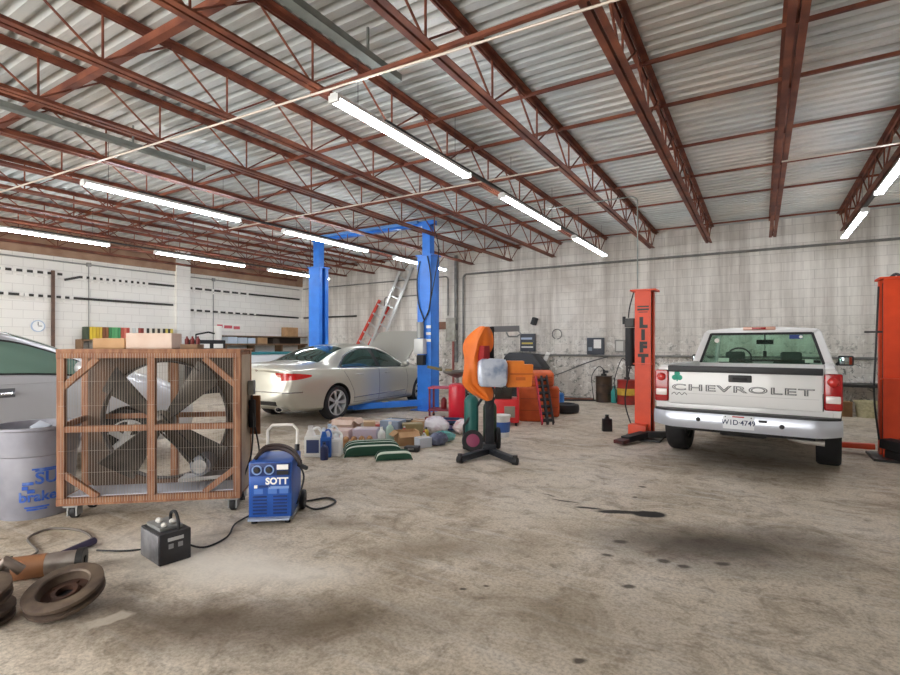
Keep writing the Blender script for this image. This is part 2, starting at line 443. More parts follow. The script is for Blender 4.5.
# ---- corrugated steel deck
m, nt, b, P = newmat('roof_deck', .5)
b.inputs['Metallic'].default_value = .25
d1 = noise(nt, P, .35, 5, .6)
dc = ramp(nt, d1, [(.3, '#b2babc'), (.5, '#c6c8c6'), (.7, '#d8cec4')])
d2 = noise(nt, P, 1.5, 6, .65, stretch=(.5, 3.5, 1))
dc = mixc(nt, ramp(nt, d2, [(.5, 0.), (.72, .55)]), dc, '#7c7a78')
nt.links.new(dc, b.inputs['Base Color'])
deck = MB(); prof = []; y = YF
while y < YB + .1:
    prof += [(y, ZC), (y + .09, ZC), (y + .112, ZC + .07), (y + .158, ZC + .07)]; y += .18
vs = [[deck.bm.verts.new((x, a, z)) for a, z in prof] for x in (XL - .1, XR + .1)]
for i in range(len(prof) - 1): deck.bm.faces.new((vs[0][i], vs[0][i + 1], vs[1][i + 1], vs[1][i]))
dk = structure(deck.build('ceiling', m, smooth=0))
sm = dk.modifiers.new('thickness', 'SOLIDIFY'); sm.thickness = .004; sm.offset = 1
ROOFTOP = mat('roof_board', '#6d675f', .9)
structure(MB().box(((XL + XR) / 2, (YB + YF) / 2, ZC + .125), (XR - XL + .4, YB - YF + .4, .08)).build('trim_3', ROOFTOP, smooth=0))

# ================================================================ ROOF STEEL
ZB, ZT = 3.86, 4.345        # bottom flange, top of joist
YJ0, YJ1 = -3.0, 13.98
def double_angle(mb, y0, y1, z, up):
    for s in (-1, 1):
        mb.box((s * .041, (y0 + y1) / 2, z), (.058, y1 - y0, .007))
        mb.box((s * .0155, (y0 + y1) / 2, z + up * .026), (.007, y1 - y0, .052))
def make_joist():
    t = thing('roof_joist', 'rust red open-web steel roof joist', 'roof joist', (0, 0, 0))
    a = MB(); double_angle(a, YJ0, YJ1 + .08, ZT, -1); a.build('top_chord', RUST, t, smooth=0)
    a = MB(); double_angle(a, YJ0 + .6, 13.5, ZB, 1); a.build('bottom_chord', RUST, t, smooth=0)
    ys = [13.0 - 1.2 * i for i in range(13)]
    z = []
    z.append((0, 13.95, ZT - .03)); z.append((0, 13.45, ZB + .03)); 
    first = True
    for yb in ys:
        if first: z.append((0, yb + .2, ZT - .03)); first = False
        z.append((0, yb, ZB + .03)); z.append((0, yb - .6, ZT - .03))
    MB().tube(z, .0125, 6).build('web', RUST, t, smooth=0)
    s0 = None
    for yb in ys[:12]:
        if s0 is None: s0 = MB().tube([(0, 0, ZB + .03), (0, 0, ZT - .03)], .0115, 6).build('strut', RUST, t, smooth=0); s = s0
        else: s = s0.copy(); COL.objects.link(s); s.parent = t
        s.location = (0, yb + .012, 0)
    return t
ORD = ['first', 'second', 'third', 'fourth', 'fifth', 'sixth', 'seventh', 'eighth', 'ninth', 'tenth', 'eleventh', 'twelfth', 'thirteenth', 'fourteenth', 'fifteenth', 'sixteenth']
j0 = make_joist()
for n, k in enumerate(range(-1, 13)):
    j = j0 if n == 0 else copy_tree(j0)
    x = .24 - 1.27 * k
    if k == 12: x = -14.95
    j.location = (x, 0, 0)
    j['group'] = 'roof joists under the deck'
    if n == 0: j['label'] = 'rust red roof joist at the far right, its end beside the twin-tube lamps'
    elif n == 1: j['label'] = 'rust red roof joist running straight above the white pickup truck'
    elif n == 13: j['label'] = 'rust red roof joist farthest left, close against the white block wall'
    else: j['label'] = 'rust red open-web roof joist, %s counted from the right wall end' % ORD[n]
# bridging angles across the joists
for n, (y, z, w, q) in enumerate([(13.55, 4.30, .03, 'nearest the back wall'), (11.1, 4.30, .03, 'second from the back wall'), (9.56, 4.30, .03, 'third from the back wall'), (8.05, 4.30, .032, 'fourth from the back wall'),
                               (6.55, 4.29, .034, 'fifth from the back wall'), (5.46, 4.29, .034, 'sixth from the back wall'), (3.52, 3.845, .034, 'passing under the bottom chords near the camera'), (2.48, 4.10, .07, 'widest, orange lit, nearest the camera')]):
    xa, xb = (-3.7, .35) if y == 3.52 else (-14.9, 5.7); xc, xl = (xa + xb) / 2, xb - xa
    a = MB(); a.box((xc, y, z), (xl, w, .006)); a.box((xc, y - w / 2 + .003, z + w / 2), (xl, .006, w))
    tag(a.build('bridging_angle', RUST, smooth=0), 'rust red bridging angle across the joists, ' + q, 'bridging bar', 'bridging angles across the joists')
# grey steel channels along the joists
GREYST = mat('grey_channel_paint', '#8d938e', .5, .2, '#767c78', 5)
for x, y1, q in ((-3.06, 4.05, 'at top centre, ending above the longest lamp'), (-7.08, 4.6, 'at upper left, ending near a lamp row')):
    a = MB(); a.box((x, (y1 - 3) / 2, 4.05), (.10, y1 + 3, .012)); a.box((x - .047, (y1 - 3) / 2, 4.08), (.006, y1 + 3, .06)); a.box((x + .047, (y1 - 3) / 2, 4.08), (.006, y1 + 3, .06))
    for yy in (-.8, 1.5, 3.6): a.box((x, yy, 4.2), (.02, .02, .3))
    tag(a.build('steel_channel', GREYST, smooth=0), 'grey-green steel channel hung along the joists ' + q, 'steel channel', 'grey channels under the roof')

# ================================================================ FLUORESCENT LIGHTS
TUBEM = mat('lamp_tube', '#f4f8ff', .3, emit=TUBE_E)
LAMPW = mat('lamp_housing', '#dedfdd', .5)
def make_lamp():
    t = thing('fluorescent_light', 'x', 'ceiling light')
    h = MB(); h.box((0, 0, .047), (.085, 2.46, .04), taper=(.8, 1)); h.build('housing', LAMPW, t, smooth=0)
    for s in (-1, 1): MB().cyl((s * .028, -1.19, 0), (s * .028, 1.19, 0), .0145, seg=10).build('tube', TUBEM, t)
    for s in (-1, 1): MB().box((0, s * 1.215, .018), (.115, .03, .065)).build('end_cap', LAMPW, t, smooth=0)
    for s in (-1, 1): MB().cyl((0, s * .9, .07), (0, s * .9, .70), .003, seg=5).build('hanger', DARK, t)
    return t
L0 = make_lamp(); used = False
ROWS = {'the row above the pickup': (1.47, (8.3, 11.85)), 'the row right of centre': (-3.25, (4.58, 8.05, 11.45)), 'the row above the sedan': (-7.85, (4.56, 7.98, 11.45)), 'the row along the white wall': (-12.25, (4.5, 7.95, 11.2))}
LN = {'the row above the pickup': ['nearer, at the right edge', 'farther, by the back wall'],
      'the row right of centre': ['nearest and largest', 'middle', 'farthest, by the back wall'],
      'the row above the sedan': ['nearest', 'middle', 'farthest, behind the blue post'],
      'the row along the white wall': ['nearest', 'middle', 'farthest, by the blue post']}
for row, (x, ys) in ROWS.items():
    for i, y in enumerate(ys):
        l = L0 if not used else copy_tree(L0); used = True
        l.location = (x, y, 3.63); l['group'] = 'fluorescent strip lights'
        l['label'] = 'lit fluorescent strip light in %s, %s' % (row, LN[row][i])
    a = MB(); a.box((x, (ys[0] + ys[-1]) / 2, 3.715), (.05, ys[-1] - ys[0] + 1, .03))
    tag(a.build('lamp_raceway', DARK, smooth=0), 'dark raceway joining the strip lights in ' + row, 'raceway', 'raceways between strip lights')
# thin conduits across the roof
COND = mat('thin_conduit', '#cfc3b6', .5, .3)
for pts, q in (([(-14.8, 2.95, 3.83), (.3, 3.66, 3.83)], 'at the near end of the strip lights'),
               ([(-9.3, 6.6, 3.83), (-2.3, 6.6, 3.83)], 'behind the nearest strip lights'),
               ([(.24, 7.9, 3.83), (1.55, 7.9, 3.83)], 'from the straight joist to the right lamps')):
    tag(MB().tube(pts, .011, 6).build('conduit', COND), 'thin pale conduit crossing under the joists ' + q, 'conduit', 'thin conduits under the joists')
tag(MB().tube([(-3.25, 8.42, 3.80)] + arc((-1.75, 8.42, 3.70), .1, R(90), 0, 5) + [(-1.65, 8.42, 2.34)], .010, 8).build('conduit', GREYST),
    'pale conduit dropping from the joists to the left orange lift post', 'conduit')

# ================================================================ WALL FITTINGS
DKRAIL = mat('dark_rail', '#34322f', .6)
TAGW = mat('white_tag', '#f2f0ea', .6)
BROWNP = mat('brown_pole', '#5b463b', .6, 0, '#74594a', 8)
def rail(label, pts, tags, x=XL + .04):
    """dark wall rail through (y,z) points with white tags hung over it"""
    t = thing('wall_rail', label, 'wall rail', (x, pts[0][0], 0), group='dark rails on the white wall')
    y0 = pts[0][0]; a = MB()
    for (ya, za), (yb, zb) in zip(pts, pts[1:]): a.bar((0, ya - y0, za), (0, yb - y0, zb), .03, .06)
    a.build('bar', DKRAIL, t, smooth=0)
    for ya, yb, st, z in tags:
        y = ya
        while y < yb:
            q = MB().box((.022, y - y0, z + .005), (.012, .085, .085)); q.box((.022, y - y0 + .02, z - .10), (.006, .06, .05)); q.build('hook_tag', TAGW, t, smooth=0)
            y += st
rail('upper dark rail with white tags on the near white wall', [(3.6, 3.26), (6.05, 3.26)], [(4.0, 6.0, .21, 3.26)])
rail('stepped dark rail with white tags right of the brown wall pole', [(6.1, 3.13), (6.45, 3.24), (8.98, 3.25)], [(6.55, 8.2, .16, 3.245)])
rail('lower dark rail with white tags on the near white wall', [(3.6, 2.68), (8.95, 2.67)], [(4.9, 5.25, .3, 2.68), (5.3, 6.3, .19, 2.68)])
rail('upper dark rail beyond the white pilaster', [(9.5, 3.24), (13.95, 3.22)], [(9.6, 11.6, .33, 3.235)])
rail('lower dark rail beyond the white pilaster', [(9.5, 2.55), (13.9, 2.50)], [(9.65, 12.0, .28, 2.545)])
t = thing('wall_rail', 'short dark rail on the back wall behind the left blue lift post', 'wall rail', (-15.2, YB - .03, 2.5), group='dark rails on the white wall')
MB().box((1.35, 0, 0), (2.7, .03, .06)).build('bar', DKRAIL, t, smooth=0)
tag(MB().box((XL + .07, 5.84, 2.36), (.05, .07, 1.95)).build('wall_pole', BROWNP, smooth=0), 'brown upright pole on the white wall by the clock', 'pole')
PIPEG = mat('grey_conduit', '#9c9c98', .5, .3)
t = thing('wall_conduit', 'grey conduit along the top of the white wall with two drops', 'conduit', (XL + .03, 0, 0))
MB().tube([(0, -2, 3.59), (0, 13.95, 3.59)], .016, 8).build('run', PIPEG, t)
for y in (6.66, 10.3):
    MB().tube([(0, y, 3.59), (0, y, 1.3)], .014, 8).build('drop', PIPEG, t); MB().box((.01, y, 3.59), (.05, .1, .1)).build('junction_box', PIPEG, t, smooth=0)
# back wall pipes
DPIPE = mat('dark_grey_pipe', '#6f6f6c', .55, .2, '#8a8985', 7)
tag(MB().tube([(-8.28, YB - .08, .9), (-8.28, YB - .08, 4.3)], .055, 12).build('wall_pipe', DPIPE), 'thick grey pipe rising to the roof on the back wall', 'pipe')
tag(MB().tube([(-8.02, YB - .07, 1.0), (-8.02, YB - .07, 3.55)] + arc((-7.89, YB - .07, 3.55), .13, R(180), R(90), 6) + [(5.8, YB - .07, 3.68)], .03, 10).build('wall_pipe', DPIPE), 'grey conduit rising and then bending along the whole back wall', 'pipe')
tag(MB().tube([(-15.2, YB - .05, 3.62), (-8.75, YB - .05, 3.66)] + arc((-8.7, YB - .05, 3.56), .1, R(90), 0, 5) + [(-8.6, YB - .05, 2.4)], .022, 8).build('wall_pipe', DPIPE), 'thin grey conduit along the back wall behind the blue lift', 'pipe')
tag(MB().tube([(-11.2, YB - .05, 2.4), (-11.2, YB - .05, 3.0)] + arc((-11.1, YB - .05, 3.0), .1, R(180), R(90), 5) + [(-9.0, YB - .05, 3.12)], .018, 8).build('wall_pipe', DPIPE), 'short bent conduit on the back wall beside the ladders', 'pipe')
tag(MB().tube([(-6.6, YB - .06, 1.16), (5.8, YB - .06, 1.16)], .03, 10).build('wall_pipe', DPIPE), 'grey pipe running low along the back wall behind the orange lift', 'pipe')
tag(MB().tube([(-8.36, YB - .12, .0), (-8.36, YB - .12, 1.75)], .04, 10).build('wall_pipe', mat('faded_red_pipe', '#a4625a', .6)), 'faded red standpipe below the grey electrical box', 'pipe')
# electrical boxes
EBOX = mat('electrical_box', '#a9a79d', .5, .1, '#8f8d84', 8)
t = thing('electrical_box', 'grey electrical disconnect box on the back wall beside the pipes', 'electrical box', (-8.42, YB, 1.62))
MB().box((0, -.1, .32), (.34, .2, .75)).build('body', EBOX, t, bevel=.01); MB().box((.02, -.21, .32), (.28, .02, .66)).build('door', EBOX, t, bevel=.005); MB().box((.19, -.12, .4), (.03, .04, .2)).build('switch_lever', DARK, t)
tag(MB().box((-9.0, YB - .05, 2.08), (.72, .08, .24)).build('wall_board', mat('brown_board', '#6c4a38', .7, 0, '#7e5a44', 7), bevel=.006), 'brown board screwed to the back wall beside the electrical box', 'board')
def wallpanel(x, z, w, h, lab, cols, nm='notice_board', base='#3b4049'):
    t = thing(nm, lab, 'wall panel', (x, YB, z))
    MB().box((0, -.05, 0), (w, .09, h)).build('backing', mat('panel_' + base[1:], base, .5), t, bevel=.01)
    for i, (cx, cz, cw, ch, c) in enumerate(cols): MB().box((cx, -.1, cz), (cw, .015, ch)).build('plate', mat('plate_' + c[1:], c, .5), t, smooth=0)
wallpanel(-5.84, 1.52, .46, .52, 'dark blue-grey wall panel with pale strips near the orange jacket', [(-.02, .12, .34, .06, '#aab9cf'), (.0, -.02, .34, .05, '#c9b45a'), (0, -.13, .36, .04, '#d8d8cf')])
wallpanel(-3.85, 1.42, .46, .46, 'dark wall panel with a white sheet left of the orange lift', [(.06, .06, .2, .24, '#e6e6e2'), (-.14, -.08, .1, .1, '#7d8893')])
wallpanel(-3.2, 1.42, .26, .34, 'small grey framed plate beside the orange lift post', [(0, 0, .18, .26, '#c9c7c0')], base='#8b8a84')
t = thing('wall_camera', 'small black camera box high on the back wall', 'camera', (-5.62, YB, 2.14))
MB().box((0, -.1, 0), (.13, .2, .22), rot=(0, R(20), 0)).build('body', BLACK, t, bevel=.02); MB().cyl((0, -.04, 0), (0, 0, .02), .03).build('bracket', DARK, t)
tag(MB().box((-5.25, YB - .08, 1.12), (.12, .015, .26), rot=(0, R(25), 0)).build('paper_tag', TAGW, smooth=0), 'small white paper tag hanging from the low wall pipe', 'tag')
tag(MB().tube(spline([(-5.6, YB - .1, .45), (-4.9, YB - .14, .62), (-4.1, YB - .14, .95), (-3.5, YB - .1, 1.14)], 6), .016, 6).build('air_hose', mat('hose_grey', '#5d5f5e', .6)), 'dark air hose sagging from the low wall pipe', 'hose')
tag(MB().tube([(-4.95, YB - .06, 1.62)] + arc((-4.95, YB - .06, 1.76), .14, R(-90), R(250), 16), .012, 6).build('hose_coil', mat('hose_grey', '#5d5f5e', .6)), 'small loop of grey hose on a hook on the back wall', 'hose')

# clock
t = thing('wall_clock', 'round white wall clock with a blue rim on the white wall', 'clock', (XL + .03, 5.53, 1.92))
RX = Matrix.Rotation(R(90), 4, 'Y')
MB().lathe([(0, 0), (.13, 0), (.13, .03), (0, .03)], RX).build('face', mat('clock_face', '#f5f5f2', .4), t)
MB().lathe([(.125, 0), (.145, 0), (.145, .045), (.125, .045)], RX, closed=True).build('rim', mat('clock_rim', '#b4c3d8', .4), t)
MB().box((.036, 0, .06), (.006, .014, .09)).build('hand', BLACK, t); MB().box((.036, .04, 0), (.006, .08, .014)).build('hand', BLACK, t)
# shelf of coloured spines on the white wall
SHELFW = mat('shelf_wood', '#6f553f', .7, 0, '#8a6c50', 4)
t = thing('binder_shelf', 'long wooden wall shelf holding a row of coloured binders', 'shelf', (XL, 6.4, 1.6))
MB().box((.2, 1.2, -.02), (.36, 2.5, .04)).build('board', SHELFW, t, smooth=0); MB().box((.2, 1.2, -.36), (.36, 2.5, .04)).build('board', SHELFW, t, smooth=0)
for yy in (-.03, 2.43): MB().box((.2, yy, -.8), (.36, .04, 1.6)).build('side_panel', SHELFW, t, smooth=0)
spc = ['#3d4a38', '#d7b934', '#d9bd3a', '#caa62f', '#c9a63c', '#7c4b2d', '#8a5836', '#3b7f4d', '#59a86c', '#62ad73', '#3f8a56', '#c25a49', '#cf6f5e', '#b84a3e', '#e9e6df', '#cfd3d2', '#e4e2db', '#a94f45', '#8a3c34', '#ece8de', '#3c3a34', '#e8e3d2', '#3c3a34', '#e6dfc8', '#44403a', '#e3dcc6', '#3f3b35', '#d9c86a', '#46423b', '#d8c258']
cn = {'#3d4a38': 'dark green', '#3c3a34': 'black'}
y = 6.48; counts = {}
def colname(h):
    r, g, b_ = [int(h[i:i + 2], 16) for i in (1, 3, 5)]
    if max(r, g, b_) < 80: return 'dark'
    if min(r, g, b_) > 195: return 'cream'
    if r > 170 and g > 140 and b_ < 120: return 'yellow'
    if g > r + 20: return 'green'
    if r > g + 60 and g < 115 and r > 150: return 'red'
    return 'brown'
spn = []
for i, c in enumerate(spc):
    o = MB().box((XL + .2, y + .036, 1.6 + .165), (.24, .066, .33)).build('binder', mat('spine_' + c[1:], c, .6), smooth=0)
    spn.append((o, colname(c))); y += .077
for i, (o, c) in enumerate(spn):
    counts[c] = counts.get(c, 0) + 1
    tag(o, '%s %s binder from the left on the white wall shelf' % (ORD[counts[c] - 1], c), 'binder', 'binders on the wall shelf')
# long plank shelf with boxes farther along
t = thing('storage_shelf', 'long dark plank shelf along the white wall beyond the pilaster', 'shelf', (XL, 10.4, 1.5))
MB().box((.22, 1.8, -.03), (.42, 3.6, .06)).build('board', SHELFW, t, smooth=0)
for yy in (.1, 1.2, 2.4, 3.5): MB().box((.22, yy, -.78), (.38, .05, 1.44)).build('side_panel', SHELFW, t, smooth=0)
MB().box((.22, 1.8, .25), (.42, 3.6, .03)).build('board', SHELFW, t, smooth=0)
MB().box((.03, 1.8, .11), (.02, 3.6, .25)).build('back_panel', mat('dark_shelf_back', '#3d332b', .8), t, smooth=0)
def carton(name, lab, loc, s, rz=0, m=CARD, flaps=False, group=None, cat='box'):
    t = thing(name, lab, cat, loc, rz, group)
    if not flaps:
        MB().box((0, 0, s[2] / 2), s).build('body', m, t, bevel=.004, seg=1, smooth=0)
        MB().box((0, 0, s[2] + .001), (s[0] * .96, .05, .002)).build('tape', mat('packing_tape', '#c9b99c', .3), t, smooth=0)
    else:
        w, d, h = s; k = .006; a = MB()
        a.box((0, 0, k), (w, d, k)); a.box((-w / 2, 0, h / 2), (k, d, h)); a.box((w / 2, 0, h / 2), (k, d, h)); a.box((0, -d / 2, h / 2), (w, k, h)); a.box((0, d / 2, h / 2), (w, k, h))
        a.build('body', m, t, smooth=0)
        for sx in (-1, 1): MB().box((sx * (w / 2 + .045), 0, h - .03), (.1, d, k), rot=(0, R(sx * 38), 0)).build('flap', m, t, smooth=0)
        for sy in (-1, 1): MB().box((0, sy * (d / 2 + .04), h - .035), (w, .1, k), rot=(R(-sy * 42), 0, 0)).build('flap', m, t, smooth=0)
    return t
LBLUE = mat('light_blue_card', '#cdd9e6', .7)
for y, s, m_, lab in ((10.75, (.34, .34, .22), LBLUE, 'pale blue box at the near end of the dark plank shelf'), (11.13, (.34, .36, .2), LBLUE, 'pale blue box second along the dark plank shelf'),
                      (11.5, (.32, .3, .19), LBLUE, 'pale blue box third along the dark plank shelf'), (11.95, (.3, .42, .21), CARD, 'brown carton in the middle of the dark plank shelf'),
                      (12.55, (.3, .3, .17), mat('dark_card', '#4b4038', .8), 'dark box behind the brown cartons on the plank shelf')):
    carton('storage_box', lab, (XL + .24, y, 1.5), s, 0, m_, group='boxes on the plank shelf')
carton('storage_box', 'tall brown carton at the end of the plank shelf, by the left blue post', (XL + .24, 13.3, 1.765), (.34, .5, .34), 0, CARD)
t = thing('wall_sign', 'white paper sign with red marks above the plank shelf', 'sign', (XL + .01, 10.9, 2.05))
MB().box((0, .05, 0), (.02, 1.0, .24)).build('sheet', TAGW, t, smooth=0)
for i, (yy, w_) in enumerate(((-.36, .2), (-.05, .3), (.28, .24))): MB().box((.013, yy, .03 - .02 * i), (.006, w_, .1)).build('red_mark', mat('sign_red', '#d5606a', .6), t, smooth=0)
t = thing('storage_cabinet', 'white low cabinet with a teal top below the dark plank shelf', 'cabinet', (-14.2, 11.6, 0))
MB().box((0, 0, .58), (.85, 2.0, 1.12)).build('body', mat('freezer_white', '#e3e8ec', .4), t, bevel=.03); MB().box((0, 0, 1.18), (.9, 2.05, .08)).build('lid', mat('teal_lid', '#2f7f8a', .45), t, bevel=.02)
t = thing('tool_stand', 'black tool stand with white drawer fronts beside the fan', 'tool chest', (-14.3, 9.35, 0))
MB().box((0, 0, .8), (.6, .95, 1.6)).build('body', BLACK, t, bevel=.02)
for i in range(3):
    for s in (-1, 1): MB().box((.31, s * .22, 1.42 - i * .22), (.03, .3, .13)).build('drawer', WHITEP, t, bevel=.006)
MB().tube([(0, -.3, 1.6), (0, -.3, 1.76), (0, .1, 1.84), (0, .3, 1.8)], .025, 8).build('handle', BLACK, t)
tag(MB().cyl((-14.6, 9.98, 1.5), (-14.6, 9.98, 2.05), .11).build('paper_roll', TAGW), 'white paper roll standing beside the black tool chest', 'roll')
tag(MB().box((-14.6, 9.98, .75), (.4, .3, 1.5)).build('pedestal', SHELFW, bevel=.01), 'brown wooden pedestal under the white paper roll', 'pedestal')

# ================================================================ LADDERS
def ladder(name, lab, p0, p1, w, n, rm, sm_, deep=.07, group=None):
    p0, p1 = Vector(p0), Vector(p1); d = (p1 - p0); t = thing(name, lab, 'ladder', p0, 0, group)
    side = d.cross(Vector((0, 1, 0))).normalized()
    for s in (-1, 1): MB().bar(side * s * w / 2, d + side * s * w / 2, deep * .7, .095, up=side).build('rail', rm, t, smooth=0)
    for i in range(n):
        q = d * ((i + .6) / n); MB().bar(q - side * w / 2, q + side * w / 2, .05, .055, up=d.normalized()).build('rung', sm_, t, smooth=0)
    return t
REDL = mat('red_fibreglass', '#d2402f', .45); ALU = mat('aluminium', '#c9cbc9', .35, .7)
ladder('ladder', 'red fibreglass ladder leaning on the back wall behind the silver sedan', (-12.85, 13.75, .02), (-11.15, 13.98, 2.9), .46, 9, REDL, ALU)
ladder('ladder', 'tall aluminium ladder leaning on the back wall beside the red ladder', (-12.05, 13.72, .02), (-10.15, 14.0, 4.15), .42, 13, ALU, ALU)

# ================================================================ BLUE LIFT
HOSE = mat('black_hose', '#202022', .5)
def blue_post(x, y, sgn, lab):
    t = thing('lift_post', lab, 'car lift post', (x, y, 0))
    MB().box((0, 0, .01), (.62, .5, .02)).build('base_plate', BLUEP, t, smooth=0)
    a = MB(); w, d = .36, .30
    a.box((sgn * (-w / 2 + .02), 0, 1.72), (.04, d, 3.4)); a.box((0, -d / 2, 1.72), (w, .03, 3.4)); a.box((0, d / 2, 1.72), (w, .03, 3.4))
    for s in (-1, 1): a.box((sgn * (w / 2 - .01), s * (d / 2 - .05), 1.72), (.03, .09, 3.4))
    a.build('column', BLUEP, t, smooth=0)
    MB().box((0, 0, 3.43), (.44, .36, .03)).build('cap_plate', BLUEP, t, smooth=0)
    MB().box((0, 0, 3.78), (.20, .18, .68)).build('extension', BLUEP, t, smooth=0)
    MB().box((sgn * .06, 0, .62), (.22, .2, 1.0)).build('carriage', mat('lift_blue_dark', '#14357a', .45), t, smooth=0)
    for s, ln in ((-1, 1.35), (1, .95)):
        p0 = Vector((sgn * .12, s * .12, .17)); p1 = Vector((sgn * 1.0, s * ln, .15))
        am = MB().bar(p0, p1, .13, .13).build('arm', BLUEP, t, bevel=.008)
        MB().bar(p0.lerp(p1, .7), p0.lerp(p1, 1.12), .09, .09).build('arm_extension', BLUEP, am, smooth=0)
        e = p0.lerp(p1, 1.1); MB().cyl(e + Vector((0, 0, .0)), e + Vector((0, 0, .052)), .06).build('pad', BLACK, am)
        MB().bar(p0.lerp(p1, .5) + Vector((0, 0, .066)), p0.lerp(p1, .58) + Vector((0, 0, .066)), .10, .004).build('warning_label', mat('label_cream', '#e8e2bb', .5), am, smooth=0)
    return t
tl = blue_post(-9.72, 9.5, 1, 'left blue two-post lift column beyond the silver sedan')
MB().box((.0, -.168, .55), (.1, .006, .5)).build('label', TAGW, tl, smooth=0)
tr = blue_post(-6.33, 9.5, -1, 'right blue lift column with hoses, beside the front door of the silver sedan')
MB().box((-.05, -.24, 1.42), (.24, .16, .34)).build('power_unit', mat('power_unit_grey', '#c8c9c6', .4, .2), tr, bevel=.02)
MB().cyl((-.05, -.24, 1.60), (-.05, -.24, 1.95), .08).build('motor', mat('motor_grey', '#8f918f', .4, .3), tr)
MB().box((-.02, -.25, 1.12), (.17, .13, .22)).build('reservoir', BLACK, tr, bevel=.015)
for z_ in (1.55, 1.70, 1.85): MB().box((.12, -.168, z_), (.12, .008, .06)).build('label', TAGW, tr, smooth=0)
MB().tube(spline([(.1, -.18, 3.4), (.2, -.2, 2.9), (.17, -.2, 2.3), (.0, -.2, 1.95)], 6), .014, 6).build('hose', HOSE, tr)
MB().tube(spline([(-.1, -.18, 3.3), (-.16, -.2, 2.9), (-.13, -.2, 2.4), (.02, -.2, 2.0)], 6), .014, 6).build('hose', HOSE, tr)
MB().tube(spline([(.2, -.05, 4.0), (.34, -.1, 3.5), (.25, -.16, 2.8), (.1, -.18, 2.1)], 6), .012, 6).build('hose', HOSE, tr)
t = thing('lift_crossbeam', 'blue overhead beam joining the two blue lift columns under the roof', 'lift beam', (-8.02, 9.5, 4.16))
MB().box((0, 0, 0), (3.75, .14, .1)).build('beam', BLUEP, t, smooth=0); MB().box((-.1, -.13, .03), (3.2, .05, .06)).build('cable_cover', mat('lift_blue_pale', '#5f93d6', .45), t, smooth=0)

# ================================================================ ORANGE LIFT
def orange_post(x, y, sgn, lab, h=2.3, w=.225):
    t = thing('lift_post', lab, 'car lift post', (x, y, 0)); d = .26; OD = mat('lift_inner', '#3a2a24', .6)
    a = MB(); a.box((0, -d / 2, h / 2), (w, .03, h - .02)); a.box((-sgn * w / 2, 0, h / 2), (.03, d, h - .02)); a.box((sgn * w / 2, d / 2 - .06, h / 2), (.03, .1, h - .02)); a.box((0, d / 2, h / 2), (w, .03, h - .02))
    a.build('column', ORANGE, t, smooth=0)
    MB().box((0, 0, h), (.38, .36, .025)).build('cap_plate', ORANGE, t, smooth=0)
    MB().box((sgn * .02, .0, h / 2), (w - .08, d - .08, h - .1)).build('carriage', OD, t, smooth=0)
    MB().box((0, -.17, 1.16 if sgn > 0 else 1.02), (w + .06, .05, .02)).build('ledge', ORANGE, t, smooth=0)
    MB().box((0, -.06, .015), (.55, .6, .03)).build('base_plate', DARK, t, smooth=0)
    return t
tl = orange_post(-1.545, 8.45, 1, 'left orange lift post lettered in black, beside the white pickup')
BLKT = mat('lift_lettering', '#1a1412', .5)
for i, ch in enumerate('LIFT'): letters('letter', ch, .205, (.0, -.145, 1.79 - i * .19), (1, 0, 0), (0, 0, 1), BLKT, tl, .004, 1.05, bold=.016)
q = MB(); q.box((.0, -.146, 2.045), (.17, .006, .022)); q.box((.0, -.146, 2.0), (.17, .006, .03)); q.box((.0, -.146, 1.96), (.13, .006, .012)); q.build('logo', BLKT, tl, smooth=0)
MB().cyl((-.21, -.06, 1.12), (-.21, -.06, 1.72), .075).build('power_unit', BLACK, tl); MB().box((-.21, -.06, 1.80), (.15, .14, .14)).build('motor', DARK, tl, bevel=.015)
MB().box((-.13, -.06, 1.55), (.06, .08, .3)).build('bracket', DARK, tl); MB().cyl((-.30, -.08, 1.78), (-.30, -.08, 1.9), .025).build('fill_cap', BLACK, tl)
MB().tube(spline([(-.21, -.06, 1.12), (-.28, -.1, .6), (-.2, -.16, .28), (-.1, -.2, .08)], 6), .011, 6).build('hose', HOSE, tl)
MB().tube(spline([(-.16, -.05, 2.28), (-.22, -.05, 2.05), (-.24, -.05, 1.88)], 6), .01, 6).build('hose', HOSE, tl)
MB().box((-.06, -.22, .13), (.26, .2, .2)).build('foot_box', ORANGE, tl, bevel=.01)
am = MB().bar((.05, -.34, .10), (-.14, -.75, .07), .14, .09).build('arm', BLACK, tl, bevel=.01)
MB().bar((-.14, -.75, .06), (-.2, -.9, .05), .16, .05).build('pad', mat('worn_red_pad', '#5a2320', .6, 0, '#262222', 9), am)
MB().bar((.05, -.34, .10), (.62, -.05, .11), .12, .09).build('arm', DARK, tl, bevel=.01)
tr = orange_post(1.49, 8.55, -1, 'right orange lift post at the right edge of the picture', w=.30)
MB().bar((-.1, -.25, .10), (.55, -1.25, .06), .15, .1).build('arm', BLACK, tr, bevel=.01)
MB().bar((-.15, -.22, .22), (.1, -.45, .2), .2, .12).build('arm_hub', BLACK, tr, bevel=.02)
MB().bar((-.2, .05, .12), (-.75, .12, .10), .1, .07).build('arm', ORANGE, tr, bevel=.01)
MB().tube(spline([(-.19, -.1, 2.2), (-.22, -.12, 1.4), (-.24, -.14, .8), (-.2, -.2, .25)], 6), .012, 6).build('hose', HOSE, tr)
MB().tube(spline([(-.05, 0, 2.32), (0, .02, 2.36), (.06, 0, 2.33), (.12, 0, 2.37)], 5), .02, 6).build('cable_loop', HOSE, tr)
MB().box((-.2, .0, 1.62), (.24, .03, .025)).build('bracket', DARK, tr)
